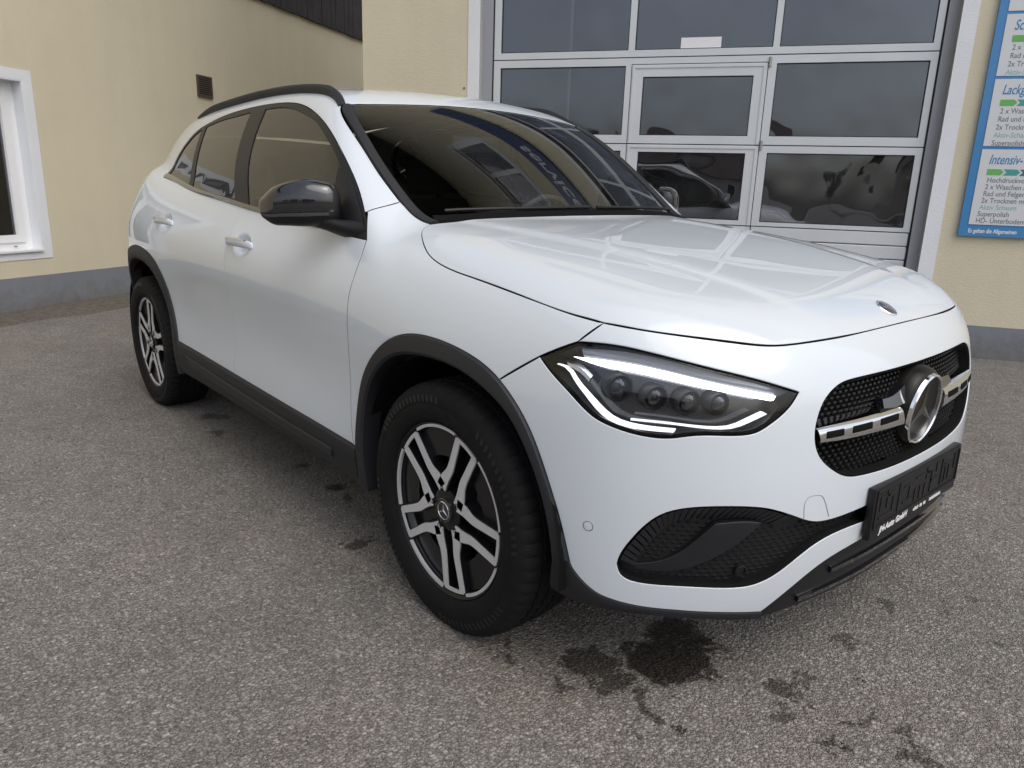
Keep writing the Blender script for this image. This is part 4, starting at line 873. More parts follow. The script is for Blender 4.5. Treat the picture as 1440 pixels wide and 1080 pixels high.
def pane_mat(name, tint, wob):
    m, n, l, b = nt(name); n.remove(b); o = n['Material Output']
    tr = n.new('ShaderNodeBsdfTransparent'); tr.inputs[0].default_value = (*tint, 1)
    gl = n.new('ShaderNodeBsdfGlossy'); gl.inputs['Roughness'].default_value = .015; gl.inputs['Color'].default_value = (.92, .94, 1, 1)
    fr = n.new('ShaderNodeFresnel'); fr.inputs['IOR'].default_value = 2.1
    t = n.new('ShaderNodeTexCoord'); x = n.new('ShaderNodeTexNoise'); x.inputs['Scale'].default_value = 2.2; x.inputs['Detail'].default_value = 1
    bp = n.new('ShaderNodeBump'); bp.inputs['Strength'].default_value = 1; bp.inputs['Distance'].default_value = wob
    l.new(t.outputs['Object'], x.inputs['Vector']); l.new(x.outputs['Fac'], bp.inputs['Height']); l.new(bp.outputs[0], gl.inputs['Normal'])
    mx = n.new('ShaderNodeMixShader'); l.new(fr.outputs[0], mx.inputs[0]); l.new(tr.outputs[0], mx.inputs[1]); l.new(gl.outputs[0], mx.inputs[2])
    df = n.new('ShaderNodeBsdfDiffuse'); df.inputs[0].default_value = (.30, .31, .33, 1); d2 = n.new('ShaderNodeTexNoise'); d2.inputs['Scale'].default_value = 2.6; d2.inputs['Detail'].default_value = 6; d2.inputs['Roughness'].default_value = .45; d2.inputs['Distortion'].default_value = 1.2
    l.new(t.outputs['Object'], d2.inputs['Vector']); mr = n.new('ShaderNodeMapRange'); mr.inputs['From Min'].default_value = .44; mr.inputs['From Max'].default_value = .56; mr.inputs['To Min'].default_value = .02; mr.inputs['To Max'].default_value = .02+wob*1.5
    l.new(d2.outputs['Fac'], mr.inputs['Value']); m2 = n.new('ShaderNodeMixShader'); l.new(mr.outputs[0], m2.inputs[0]); l.new(mx.outputs[0], m2.inputs[1]); l.new(df.outputs[0], m2.inputs[2]); l.new(m2.outputs[0], o.inputs[0])
    return m
DPANE = pane_mat('door_pane', (.42, .44, .47), .010)
HPANE = pane_mat('house_pane', (.5, .52, .52), .001)
def holed(name, u0, u1, h0, h1, holes, v0, v1, mat, parent=None, M=None, swap=False):
    """slab in the plane v with rectangular openings, one welded mesh; swap: plane u instead (u is v and v is u)"""
    us = sorted({u0, u1}|{q for a in holes for q in a[:2] if u0 < q < u1}); hs = sorted({h0, h1}|{q for a in holes for q in a[2:] if h0 < q < h1})
    solid = lambda i, j: 0 <= i < len(us)-1 and 0 <= j < len(hs)-1 and not any(a[0] < (us[i]+us[i+1])/2 < a[1] and a[2] < (hs[j]+hs[j+1])/2 < a[3] for a in holes)
    V = {}; F = []; VL = []
    def vid(i, j, k):
        if (i, j, k) not in V:
            V[(i, j, k)] = len(VL); p = (us[i], (v0, v1)[k], hs[j]); VL.append((p[1], p[0], p[2]) if swap else p)
        return V[(i, j, k)]
    for i in range(len(us)-1):
        for j in range(len(hs)-1):
            if not solid(i, j): continue
            for k in (0, 1):
                f = (vid(i, j, k), vid(i+1, j, k), vid(i+1, j+1, k), vid(i, j+1, k)); F.append(f if k == 0 else f[::-1])
            if not solid(i-1, j): F.append((vid(i, j, 0), vid(i, j+1, 0), vid(i, j+1, 1), vid(i, j, 1)))
            if not solid(i+1, j): F.append((vid(i+1, j, 0), vid(i+1, j, 1), vid(i+1, j+1, 1), vid(i+1, j+1, 0)))
            if not solid(i, j-1): F.append((vid(i, j, 0), vid(i, j, 1), vid(i+1, j, 1), vid(i+1, j, 0)))
            if not solid(i, j+1): F.append((vid(i, j+1, 0), vid(i+1, j+1, 0), vid(i+1, j+1, 1), vid(i, j+1, 1)))
    o = mk(name, [(M or BF) @ Vector(p) for p in VL], F, mat, parent, smooth=False)
    bm = bmesh.new(); bm.from_mesh(o.data); bmesh.ops.recalc_face_normals(bm, faces=bm.faces); bm.to_mesh(o.data); bm.free()
    return o
V0 = 3.85; DU0, DU1, DTOP = -2.045, 1.372, 3.545
UW = (-.75, .95, 5.75, 7.25)          # upper floor window seen mirrored in the windscreen
gw = holed('garage_wall', -3.262, 7.5, -.3, 9.8, [(DU0-.10, DU1+.085, -.3, DTOP+.09), UW, (3.4, 4.8, 5.75, 7.25)], V0, V0+.30, WALL)
tag(gw, 'tall cream rendered wall of the workshop around the glazed door', 'wall')
holed('garage_wall_return', V0+.30, 11, -.3, 9.8, [(5.6, 11, 5.0, 9.8)], -3.262, -2.96, WALL, gw, swap=True)  # unseen upper part cut short so sky light reaches the side wall
holed('plinth_band', DU1+.187, 7.5, -.3, .302, [], V0-.012, V0+.05, PLINTH, gw)
holed('plinth_band', -3.27, DU0-.202, -.3, .302, [], V0-.012, V0+.05, PLINTH, gw)
holed('door_surround', DU0-.205, DU1+.190, -.30, DTOP+.19, [(DU0-.10, DU1+.085, -.3, DTOP+.09)], V0-.006, V0+.20, WHITEW, gw)
box('wall_anchor', -2.288, -2.275, V0-.006, V0+.01, 2.014, 2.028, BROWN, gw, M=BF)
eave = box('roof_overhang', -3.6, 8.3, V0-1.7, 6.0, 9.8, 9.95, WOOD, gw, M=BF)  # unseen; back edge stops short to let sky light into the gap
# upper windows
for a, lab in ((UW, 'white framed upper floor window above the service sign'), ((3.4, 4.8, 5.75, 7.25), 'white framed upper floor window right of the service sign')):
    uw = holed('upper_window', a[0], a[1], a[2], a[3], [(a[0]+.09, (a[0]+a[1])/2-.05, a[2]+.09, a[3]-.09), ((a[0]+a[1])/2+.05, a[1]-.09, a[2]+.09, a[3]-.09)], V0+.07, V0+.14, PVC); tag(uw, lab, 'window')
    holed('pane', a[0]+.05, a[1]-.05, a[2]+.05, a[3]-.05, [], V0+.10, V0+.108, HPANE, uw)
    holed('window_trim', a[0]-.12, a[1]+.12, a[2]-.12, a[3]+.12, [a], V0-.005, V0+.02, WHITEW, uw)
    box('blind', a[0]+.05, a[1]-.05, V0+.16, V0+.17, a[2]+.05, a[3]-.05, pm('window_blind', (.30, .29, .27), .9) if 'window_blind' not in MATS else MATS['window_blind'], uw, M=BF)
# fascia sign above the door
fs = box('fascia_sign', -1.95, 1.15, V0-.06, V0-.004, 4.33, 4.93, pm('sign_navy', (.012, .035, .11), .3, 0, .5), None, M=BF); tag(fs, 'long navy blue fascia sign with white service lettering above the door', 'sign')
VT = lambda u, h, v: BF @ Matrix(((1, 0, 0, u), (0, 0, -1, v), (0, 1, 0, h), (0, 0, 0, 1)))
text_mesh('sign_lettering', 'service', .42, VT(-.42, 4.52, V0-.0605), WHITEPR, fs, 0, .002, bold=.006)

# ---------------------------------------------------------------- sectional garage door
gd = empty('garage_door', BF @ Vector(((DU0+DU1)/2, V0+.10, 0))); tag(gd, 'grey aluminium sectional garage door with dark panes and a wicket door', 'garage door')
BFI = Matrix.Translation(-(BF @ Vector(((DU0+DU1)/2, V0+.10, 0)))) @ BF
FD, BK = V0+.09, V0+.135
GA, GB = -.852, .205                     # wicket door limits
for s_, (u0, u1) in zip((-1, 1), ((DU0-.10, DU0-.012), (DU1+.012, DU1+.085))):
    box('guide_post', u0, u1, FD-.02, BK+.05, -.1, DTOP+.09, pm('jamb_grey', (.30, .31, .33), .6) if 'jamb_grey' not in MATS else MATS['jamb_grey'], gd, M=BFI)
    box('side_seal', min(u1, u0+.088) if s_ < 0 else u0-.012, u1+.012 if s_ < 0 else u0, FD-.004, BK+.04, 0, DTOP+.05, RUB, gd, M=BFI)
JO = [.02, .960, 1.587, 2.252, 2.905, 3.545]      # joints between the sections
def glazed(u0, u1, h0, h1, panes, nm='section_frame'):
    fr = holed(nm, u0, u1, h0, h1, panes, FD, BK, ALU, gd, M=BFI)
    for a in panes:
        holed('pane_gasket', a[0]-.008, a[1]+.008, a[2]-.008, a[3]+.008, [(a[0]+.007, a[1]-.007, a[2]+.007, a[3]-.007)], FD+.010, FD+.034, RUB, fr, M=BFI)
        holed('pane', a[0]-.004, a[1]+.004, a[2]-.004, a[3]+.004, [], FD+.016, FD+.022, DPANE, fr, M=BFI)
    return fr
LP, RP, WP = (-1.985, -.900), (.268, 1.325), (-.755, .105)
for k, (h0, h1) in enumerate(((JO[1], JO[2]), (JO[2], JO[3]))):
    p0, p1 = (.995, 1.530) if k == 0 else (1.655, 2.190)
    glazed(DU0, GA-.003, h0+.004, h1-.004, [(LP[0], LP[1], p0, p1)])
    glazed(GB+.003, DU1, h0+.004, h1-.004, [(RP[0], RP[1], p0, p1)])
    q1 = h1-.004 if k == 0 else 2.196
    wk = glazed(GA+.003, GB-.003, h0+.004, q1, [(WP[0], WP[1], 1.0 if k == 0 else 1.655, 1.525 if k == 0 else 2.105)], 'wicket_frame')
    holed('wicket_bead', GA+.012, GB-.012, h0+.004, q1-.008, [(GA+.030, GB-.030, h0+.0, q1-.026)], FD-.006, FD+.006, ALU, wk, M=BFI)
box('section_frame', GA-.003, GB+.003, FD, BK, 2.202, JO[3]-.004, ALU, gd, M=BFI)
for k, (h0, h1) in enumerate(((JO[3], JO[4]), (JO[4], JO[5]))):
    p0, p1 = h0+.055, h1-.062
    glazed(DU0, DU1, h0+.004, h1-.004, [(LP[0], -.890, p0, p1), (-.838, .224, p0, p1), (.272, RP[1], p0, p1)])
for i in range(9):
    h0 = JO[0]+i*(JO[1]-JO[0])/9; h1 = JO[0]+(i+1)*(JO[1]-JO[0])/9
    for u0, u1 in ((DU0, GA-.003), (GA+.003, GB-.003), (GB+.003, DU1)):
        box('panel_slat', u0, u1, FD+.002, BK, h0+.003, h1-.003, ALU, gd, bevel=.006, M=BFI, seg=1)
box('joint_backing', DU0, DU1, BK-.008, BK-.004, JO[0], 1.0, RUB, gd, M=BFI)
for h in JO[1:5]: box('section_joint', DU0, DU1, FD+.012, BK-.01, h-.006, h+.006, RUB, gd, M=BFI)
for u in (GA, GB): box('wicket_joint', u-.006, u+.006, FD+.012, BK-.01, .02, 2.20, RUB, gd, M=BFI)
for h in (1.587, 2.20): lathe('wicket_hinge', [(.0001, .035), (.012, .035), (.012, -.035), (.0001, -.035)], pm('hinge_steel', (.35, .33, .30), .5, .7) if 'hinge_steel' not in MATS else MATS['hinge_steel'], gd, 12, M=BFI @ Matrix.Translation((GB+.012, FD-.004, h)) @ Matrix.Rotation(R(90), 4, 'X'))
nts = box('paper_notice', -.475, -.165, FD+.0125, FD+.014, 2.309, 2.392, pm('paper', (.75, .75, .78), .8), None, M=BF); tag(nts, 'white sheet of paper stuck low on the upper middle door pane', 'paper')
# dim workshop behind the panes
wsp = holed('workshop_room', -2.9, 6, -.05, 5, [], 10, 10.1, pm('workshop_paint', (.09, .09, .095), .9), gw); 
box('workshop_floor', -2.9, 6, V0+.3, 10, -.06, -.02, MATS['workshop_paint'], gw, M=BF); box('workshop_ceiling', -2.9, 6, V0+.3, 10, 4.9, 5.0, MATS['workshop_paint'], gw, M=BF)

# ---------------------------------------------------------------- price board on the right
BLUE = pm('board_blue', (.045, .21, .46), .35, 0, .3); BWHT = pm('board_white', (.60, .62, .64), .4, 0, .2)
pbd = box('price_board', 1.675, 3.05, V0-.030, V0-.006, .962, 4.05, BLUE, None, M=BF); tag(pbd, 'blue framed price board with white car wash panels beside the door', 'sign')
VTXT = V0-.0345
INK = pm('ink_grey', (.16, .18, .20), .6); INKB = pm('ink_blue', (.035, .20, .42), .5); INKG = pm('ink_green', (.13, .40, .10), .5); INKT = pm('ink_teal', (.06, .30, .28), .5); INKD = pm('ink_slate', (.06, .10, .18), .5); INKP = pm('ink_pale_green', (.22, .42, .40), .5)
def board(h0, h1, title, lines, step):
    pn = box('board_panel', 1.730, 2.99, V0-.034, V0-.0305, h0, h1, BWHT, pbd, M=BF)
    t = h1-.105
    if title: text_mesh('panel_title', title, .092, VT(1.785, t+.005, VTXT), INKB, pbd, .25, .0003, bold=.001, sx=.66)
    for i, mt in enumerate((INKG, INKT, INKD, INKB)):
        x = 1.785+i*.102; y0, y1 = t-.072, t-.030; ym = (y0+y1)/2
        mk('chevron', [VT(0, 0, VTXT-.0006) @ Vector((a, b_, 0)) for a, b_ in ((x, y0), (x+.085, y0), (x+.106, ym), (x+.085, y1), (x, y1), (x+(.021 if i else 0), ym))], [(0, 1, 2, 3, 4, 5)], mt, pbd, smooth=False)
    for i, (s, mt) in enumerate(lines):
        text_mesh('panel_line', s, .050, VT(1.795-.004*i, t-.122-i*step, VTXT), mt, pbd, .0, .0003, bold=.0004 if mt is INK else 0, sx=.86)
board(1.047, 1.572, 'Intensiv-', [('Hochdruckvorwäsche', INK), ('2 x Waschen mit', INK), ('Rad und Felgenwäsche', INK), ('2x Trocknen mit G', INK), ('Aktiv Schaum', INKP), ('Superpolish', INK), ('HD- Unterbodenwäsche', INK)], .0475)
board(1.594, 2.040, 'Lackg', [('2 x Waschen', INK), ('Rad und Felg', INK), ('2x Trocknen', INK), ('Aktiv-Schaum', INKP), ('Superpolish', INK)], .0535)
board(2.060, 2.455, 'Sch', [('2 x Was', INK), ('Rad und', INK), ('2x Trock', INK), ('Aktiv-Sch', INKP)], .0535)
board(2.475, 2.86, None, [], .05)
text_mesh('board_footer', 'Es gelten die Allgemeinen', .042, VT(1.735, .988, VTXT+.0035), WHITEPR, pbd, .0, .0003, bold=.0008, sx=.72)

# ---------------------------------------------------------------- neighbouring building on the left
U0 = -5.98; LW = (1.25, 2.705, .487, 1.972)
lw = holed('side_wall', -6.5, 10.5, -.3, 6.6, [LW], U0-.30, U0, WALL, swap=True); tag(lw, 'cream rendered wall on the left with grey painted base and window', 'wall')
holed('plinth_band', -6.5, 10.5, -.3, .282, [], U0-.05, U0+.012, PLINTH, lw, swap=True)
holed('window_surround', LW[0]-.09, LW[1]+.092, LW[2]-.052, LW[3]+.086, [LW], U0-.004, U0+.006, WHITEW, lw, swap=True)
holed('window_reveal', LW[0]-.001, LW[1]+.001, LW[2]-.001, LW[3]+.001, [(LW[0]+.012, LW[1]-.012, LW[2]+.012, LW[3]-.012)], U0-.299, U0+.004, WHITEW, lw, swap=True)
for i in range(42):
    v = 5.3+i*.122; d = random.uniform(0, .008)
    box('cladding_board', U0-.02, U0+.035+d, v+.003, v+.119, 3.374+random.uniform(-.004, .004), 6.62, WOOD, lw, M=BF)
box('cladding_backing', U0-.01, U0+.012, 5.3, 10.5, 3.385, 6.6, WOOD, lw, M=BF)
box('roof_overhang', U0-1, U0+.35, -7, 10.5, 6.6, 6.75, WOOD, lw, M=BF)
wi = holed('house_window', LW[0]+.012, LW[1]-.012, LW[2]+.012, LW[3]-.012, [(LW[0]+.09, (LW[0]+LW[1])/2-.06, LW[2]+.10, LW[3]-.08), ((LW[0]+LW[1])/2+.06, LW[1]-.09, LW[2]+.10, LW[3]-.08)], U0-.17, U0-.11, PVC, swap=True); tag(wi, 'white plastic window deep in the cream wall at the left edge', 'window')
for a, b_ in ((LW[0]+.085, (LW[0]+LW[1])/2-.055), ((LW[0]+LW[1])/2+.055, LW[1]-.085)):
    sh = holed('sash', a, b_, LW[2]+.095, LW[3]-.075, [(a+.065, b_-.065, LW[2]+.16, LW[3]-.14)], U0-.155, U0-.095, PVC, wi, swap=True)
    holed('pane', a+.055, b_-.055, LW[2]+.15, LW[3]-.13, [], U0-.13, U0-.124, HPANE, wi, swap=True)
    box('drain_cap', U0-.096, U0-.091, b_-.12, b_-.09, LW[2]+.055, LW[2]+.065, INK, wi, M=BF)
box('sill', U0-.12, U0+.03, LW[0]+.013, LW[1]-.013, LW[2]+.013, LW[2]+.035, PVC, wi, bevel=.004, M=BF)
for k in range(9):
    t = k/8; v = LW[0]+.15+t*1.15
    box('curtain_fold', U0-.30, U0-.25+.03*(k % 2), v-.07, v+.07, LW[2]+.05, LW[3]-.05, pm('curtain', (.16, .20, .40), .9) if 'curtain' not in MATS else MATS['curtain'], wi, bevel=.015, M=BF)
box('room_back', U0-.9, U0-.85, LW[0]-.3, LW[1]+.3, LW[2]-.3, LW[3]+.3, DARK, wi, M=BF)
ve = holed('wall_vent', 4.89, 5.13, 2.10, 2.335, [(4.91, 5.11, 2.12, 2.315)], U0-.002, U0+.022, BROWN, swap=True); tag(ve, 'small square brown ventilation grille high on the cream wall', 'vent')
for i in range(9): box('vent_slat', U0+.002, U0+.018, 4.908, 5.112, 2.122+i*.0215, 2.134+i*.0215, BROWN, ve, M=BF @ Matrix.Identity(4))
box('vent_back', U0-.001, U0+.001, 4.905, 5.115, 2.115, 2.32, DARK, ve, M=BF)

# ---------------------------------------------------------------- ground
STAINS = [(0.502,-0.493,1.92,.165,.120,1),(0.416,-0.709,2.44,.087,.066,.8),(0.584,-0.716,3.09,.080,.020,.75),(0.712,-0.707,1.82,.024,.018,.9),(0.397,-0.834,-2.95,.026,.021,.7),(0.216,-0.845,2.42,.024,.019,.7),(0.775,-0.392,3.09,.045,.024,.75),(0.787,-0.334,3.05,.04,.02,.6),(0.817,-0.467,1.59,.036,.026,.65),(0.844,-0.394,-2.11,.024,.018,.6),(0.776,-0.105,1.58,.03,.023,.6),(0.857,-0.234,1.69,.023,.014,.6),(0.95,-0.373,-1.71,.028,.018,.7),(0.942,-0.476,-2.58,.032,.018,.8),(1.05,-0.334,-3.08,.034,.024,.6),(0.758,0.214,1.56,.04,.024,.6),(0.874,0.321,1.53,.034,.018,.5),(0.936,0.435,-2.02,.033,.018,.5),(1.088,-0.393,-1.91,.039,.022,.7),(-0.572,-0.836,2.95,.055,.042,.8),(-2.018,-0.827,3.14,.059,.04,.7),(-2.287,-0.726,-2.44,.076,.047,.7),(-1.361,-0.703,-3.12,.036,.028,.9),(-1.063,-0.69,-2.88,.04,.033,.9),(-0.927,-0.699,3.11,.029,.024,.8),(0.608,-0.473,-2.7,.055,.024,.8),(0.687,-0.877,-2.06,.022,.016,.4),(1.047,0.24,-2.26,.032,.02,.45),(0.62,-0.823,2.97,.017,.013,.5)]
def asphalt():
    m, n, l, b = nt('asphalt')
    t = n.new('ShaderNodeTexCoord'); P = t.outputs['Object']
    def math_(op, a, b_=None, c=None):
        q = n.new('ShaderNodeMath'); q.operation = op
        for i, x in enumerate((a, b_, c)):
            if x is None: continue
            if isinstance(x, (int, float)): q.inputs[i].default_value = x
            else: l.new(x, q.inputs[i])
        return q.outputs[0]
    def noise(s, d=4, r=.5, vec=None):
        q = n.new('ShaderNodeTexNoise'); q.inputs['Scale'].default_value = s; q.inputs['Detail'].default_value = d; q.inputs['Roughness'].default_value = r
        l.new(vec or P, q.inputs['Vector']); return q
    def vor(s, feat='F1'):
        q = n.new('ShaderNodeTexVoronoi'); q.inputs['Scale'].default_value = s; q.feature = feat; q.inputs['Randomness'].default_value = 1; return q
    # stones: distorted cells in two sizes
    ds = noise(60, 2); dv = n.new('ShaderNodeVectorMath'); dv.operation = 'MULTIPLY_ADD'; l.new(ds.outputs['Color'], dv.inputs[0]); dv.inputs[1].default_value = (.009, .009, .009); l.new(P, dv.inputs[2])
    v1 = vor(112); v2 = vor(215); l.new(dv.outputs[0], v1.inputs['Vector']); l.new(dv.outputs[0], v2.inputs['Vector'])
    s1 = n.new('ShaderNodeSeparateColor'); l.new(v1.outputs['Color'], s1.inputs[0]); s2 = n.new('ShaderNodeSeparateColor'); l.new(v2.outputs['Color'], s2.inputs[0])
    big = math_('GREATER_THAN', s1.outputs['Green'], .48)                        # some cells are larger stones, the rest finer chippings
    tone = n.new('ShaderNodeMix'); tone.data_type = 'FLOAT'; l.new(big, tone.inputs[0]); l.new(s2.outputs['Red'], tone.inputs[2]); l.new(s1.outputs['Red'], tone.inputs[3])
    dist = n.new('ShaderNodeMix'); dist.data_type = 'FLOAT'; l.new(big, dist.inputs[0]); l.new(v2.outputs['Distance'], dist.inputs[2]); l.new(v1.outputs['Distance'], dist.inputs[3])
    rp = n.new('ShaderNodeValToRGB'); e = rp.color_ramp.elements
    e[0].position = 0; e[0].color = (.095, .088, .082, 1); e[1].position = 1; e[1].color = (.36, .35, .325, 1)
    for ps, cl in ((.22, (.185, .173, .160, 1)), (.62, (.225, .212, .196, 1)), (.88, (.270, .256, .235, 1)), (.96, (.295, .283, .262, 1))):
        q = e.new(ps); q.color = cl
    l.new(tone.outputs[0], rp.inputs[0])
    gap = n.new('ShaderNodeMapRange'); gap.inputs['From Min'].default_value = .42; gap.inputs['From Max'].default_value = .72; gap.inputs['To Min'].default_value = 0; gap.inputs['To Max'].default_value = .62
    l.new(dist.outputs[0], gap.inputs['Value'])
    mg = n.new('ShaderNodeMix'); mg.data_type = 'RGBA'; l.new(gap.outputs[0], mg.inputs[0]); l.new(rp.outputs[0], mg.inputs[6]); mg.inputs[7].default_value = (.085, .078, .072, 1)
    # broad patches
    nb = noise(.9, 6, .6); nm = noise(6, 5, .6)
    va = math_('MULTIPLY_ADD', nb.outputs['Fac'], .62, .70); va = math_('MULTIPLY', va, math_('MULTIPLY_ADD', nm.outputs['Fac'], .55, .80))
    mb = n.new('ShaderNodeMix'); mb.data_type = 'RGBA'; mb.blend_type = 'MULTIPLY'; mb.inputs[0].default_value = 1; l.new(mg.outputs[2], mb.inputs[6]); l.new(va, mb.inputs[7])
    # warm tint patches
    wt = n.new('ShaderNodeMix'); wt.data_type = 'RGBA'; wt.blend_type = 'MULTIPLY'; wm = n.new('ShaderNodeMapRange'); wm.inputs['From Min'].default_value = .5; wm.inputs['From Max'].default_value = .75; l.new(noise(.7, 3).outputs['Fac'], wm.inputs['Value'])
    l.new(wm.outputs[0], wt.inputs[0]); l.new(mb.outputs[2], wt.inputs[6]); wt.inputs[7].default_value = (1.05, .96, .88, 1)
    # wet and oily spots
    wn_ = noise(9, 5, .65); wv = n.new('ShaderNodeVectorMath'); wv.operation = 'MULTIPLY_ADD'; l.new(wn_.outputs['Color'], wv.inputs[0]); wv.inputs[1].default_value = (.26, .26, 0); l.new(P, wv.inputs[2])
    w2 = noise(70, 3, .7); wv0 = wv; wv = n.new('ShaderNodeVectorMath'); wv.operation = 'MULTIPLY_ADD'; l.new(w2.outputs['Color'], wv.inputs[0]); wv.inputs[1].default_value = (.07, .07, 0); l.new(wv0.outputs[0], wv.inputs[2])
    wet = None
    for x, y, a, r1, r2, k in STAINS:
        mp = n.new('ShaderNodeMapping'); mp.vector_type = 'TEXTURE'; mp.inputs['Location'].default_value = (x+.165, y+.165, 0); mp.inputs['Rotation'].default_value = (0, 0, a); mp.inputs['Scale'].default_value = (r1, r2, 1)
        l.new(wv.outputs[0], mp.inputs[0]); ln = n.new('ShaderNodeVectorMath'); ln.operation = 'LENGTH'; l.new(mp.outputs[0], ln.inputs[0])
        mr = n.new('ShaderNodeMapRange'); mr.interpolation_type = 'SMOOTHSTEP'; mr.inputs['From Min'].default_value = 1.12; mr.inputs['From Max'].default_value = .86; mr.inputs['To Min'].default_value = 0; mr.inputs['To Max'].default_value = k
        l.new(ln.outputs['Value'], mr.inputs['Value']); wet = mr.outputs[0] if wet is None else math_('MAXIMUM', wet, mr.outputs[0])
    ws_ = n.new('ShaderNodeMix'); ws_.data_type = 'RGBA'; ws_.blend_type = 'MULTIPLY'; l.new(wet, ws_.inputs[0]); l.new(wt.outputs[2], ws_.inputs[6]); ws_.inputs[7].default_value = (.13, .11, .095, 1)
    l.new(ws_.outputs[2], b.inputs['Base Color'])
    rg = math_('MULTIPLY_ADD', wet, -.42, .86); l.new(rg, b.inputs['Roughness']); b.inputs['Specular IOR Level'].default_value = .35
    hgt = math_('MULTIPLY_ADD', dist.outputs[0], -1.0, math_('MULTIPLY', tone.outputs[0], .35))
    bp = n.new('ShaderNodeBump'); bp.inputs['Strength'].default_value = 1.0; bp.inputs['Distance'].default_value = .006; l.new(hgt, bp.inputs['Height']); l.new(bp.outputs[0], b.inputs['Normal'])
    return m
ASPH = asphalt()
gr = mk('ground', [(-150, -150, 0), (150, -150, 0), (150, 150, 0), (-150, 150, 0)], [(0, 1, 2, 3)], ASPH, None, smooth=False); tag(gr, 'grey weathered asphalt yard with wet spots', None, kind='structure'); 
# dirt verge along the left wall
bm = bmesh.new(); rows = []
for i in range(70):
    v = -6.0+i*.24; w = .50+.07*math.sin(i*.7)+random.uniform(-.04, .04); r_ = []
    for k, (f, z) in enumerate(((0, .035), (.3, .03), (.7, .018), (1.0, .002))):
        p = BF @ Vector((U0+.012+w*f, v, 0)); r_.append(bm.verts.new((p.x, p.y, z+random.uniform(-.006, .006) if k < 3 else .001)))
    rows.append(r_)
for a, b_ in zip(rows[:-1], rows[1:]):
    for k in range(3): bm.faces.new((a[k], a[k+1], b_[k+1], b_[k]))
vg = from_bm('gravel_verge', bm, pm('dirt', (.105, .092, .075), .95, bump=(90, .9, 5), var=(25, .45)), None, smooth=True); tag(vg, 'strip of brown grit along the foot of the left wall', None, kind='structure')

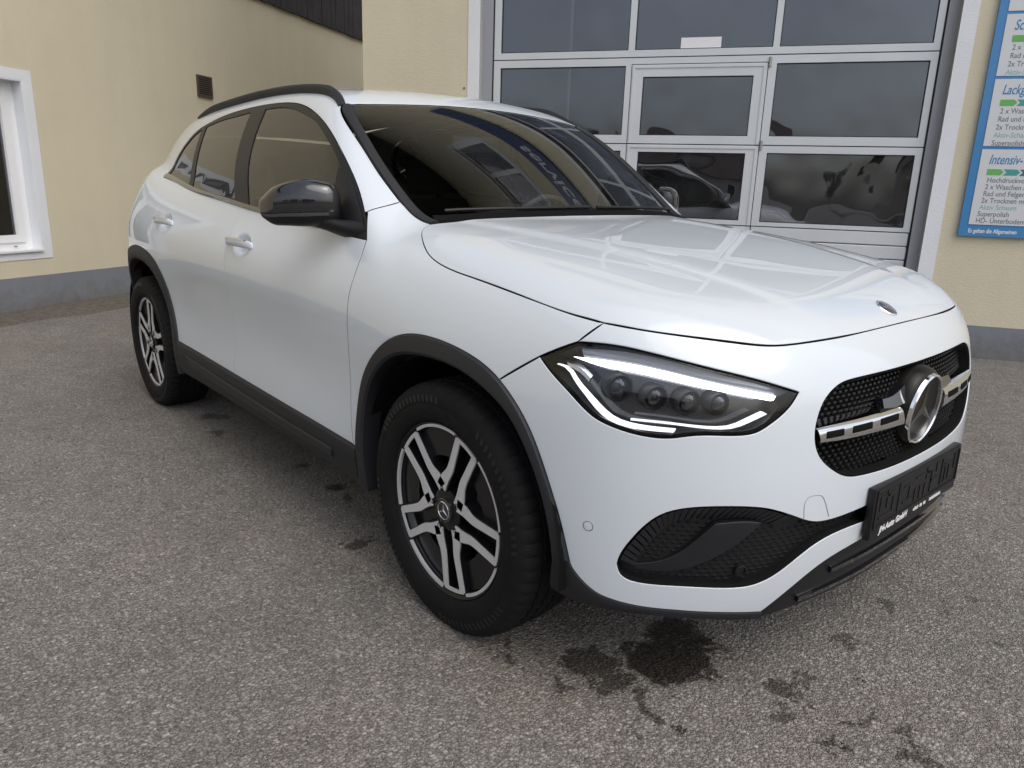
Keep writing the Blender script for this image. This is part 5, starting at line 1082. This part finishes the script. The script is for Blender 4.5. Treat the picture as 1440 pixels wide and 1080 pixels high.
# ---------------------------------------------------------------- yard side behind the camera, seen mirrored in paint and panes
def house(u, v, wdt, dep, hw, hr, wall, label):
    e = empty('far_house', BF @ Vector((u, v, 0))); tag(e, label, 'house'); M = Matrix.Translation((0, 0, 0)) @ BF
    M = Matrix(BF); M.translation = Vector((0, 0, 0))
    box('house_wall', -wdt/2, wdt/2, -dep/2, dep/2, -.2, hw, wall, e, M=M)
    V = [(-wdt/2-.5, -dep/2-.6, hw-.25), (wdt/2+.5, -dep/2-.6, hw-.25), (wdt/2+.5, 0, hr), (-wdt/2-.5, 0, hr), (-wdt/2-.5, dep/2+.6, hw-.25), (wdt/2+.5, dep/2+.6, hw-.25)]
    V += [(a, b_, c-.18) for a, b_, c in V]
    mk('house_roof', [M @ Vector(q) for q in V], [(0, 1, 2, 3), (3, 2, 5, 4), (6, 9, 8, 7), (9, 10, 11, 8), (0, 6, 7, 1), (4, 5, 11, 10), (0, 3, 9, 6), (3, 4, 10, 9), (1, 7, 8, 2), (2, 8, 11, 5)], pm('roof_tile', (.075, .05, .042), .8, bump=(8, .5, 3), var=(3, .3)) if 'roof_tile' not in MATS else MATS['roof_tile'], e, smooth=False)
    V = [(-wdt/2+.02, -dep/2, hw-.01), (-wdt/2+.02, dep/2, hw-.01), (-wdt/2+.02, 0, hr-.22), (wdt/2-.02, -dep/2, hw-.01), (wdt/2-.02, dep/2, hw-.01), (wdt/2-.02, 0, hr-.22)]
    mk('gable', [M @ Vector(q) for q in V], [(0, 1, 2), (3, 5, 4)], wall, e, smooth=False)
    for i in range(int(wdt//2.4)):
        for hh in (1.0, 3.7):
            if hh+1.3 > hw: continue
            x = -wdt/2+1.3+i*2.4; f = box('house_window', x-.55, x+.55, dep/2-.02, dep/2+.04, hh, hh+1.3, PVC, e, M=M); box('pane', x-.46, x+.46, dep/2+.03, dep/2+.05, hh+.09, hh+1.21, HPANE if False else DARK, f, M=M)
    return e
house(-5.5, -64, 12, 8, 3.6, 6.9, pm('far_render', (.50, .47, .42), .9, var=(.5, .1)), 'pale low house with dark tiled roof across the yard, left one')
house(15.5, -58, 11, 8, 3.4, 6.6, pm('far_render_warm', (.48, .40, .30), .9, var=(.5, .1)), 'warm toned house with dark tiled roof across the yard, right one')
LEAF = pm('foliage', (.055, .085, .03), .7, var=(.8, .4)); BARK = pm('bark', (.09, .07, .055), .9, bump=(20, .6, 4))
def tree(u, v, ht, rad, label, n=2600):
    e = empty('yard_tree', BF @ Vector((u, v, 0))); tag(e, label, 'tree', 'trees across the yard')
    tr = tube('trunk', [(0, 0, -.1), (.05, .02, ht*.2), (-.04, .05, ht*.42), (.06, 0, ht*.7)], [.20, .16, .11, .03], BARK, e, 9)
    for k in range(6):
        a = k*1.05; tube('limb', [(0, .03, ht*(.28+.05*k)), (rad*.35*math.cos(a), rad*.35*math.sin(a), ht*(.40+.05*k)), (rad*.7*math.cos(a), rad*.7*math.sin(a), ht*(.5+.06*k))], [.07, .045, .015], BARK, tr, 6)
    cl = [(rng.normal(0, .42*rad), rng.normal(0, .42*rad), ht*(.42+.5*rng.random()), rad*(.25+.25*rng.random())) for _ in range(26)]
    V, F = [], []
    for i in range(n):
        c = cl[i % len(cl)]; d = rng.normal(size=3); d /= np.linalg.norm(d); p = np.array(c[:3])+d*c[3]*rng.random()**.4
        a = rng.normal(size=3); a /= np.linalg.norm(a); b_ = np.cross(a, d); b_ /= np.linalg.norm(b_)+1e-6; s = .10+.10*rng.random(); k = len(V)
        V += [p-a*s, p+b_*s*.5, p+a*s, p-b_*s*.5]; F.append((k, k+1, k+2, k+3))
    mk('crown', V, F, LEAF, e, smooth=False)
tree(7.5, -70, 4.6, 1.8, 'broad tree between the two houses across the yard'); tree(25, -60, 6.5, 2.4, 'smaller tree right of the warm toned house'); tree(-16, -60, 7.0, 2.6, 'tall tree left of the pale house')
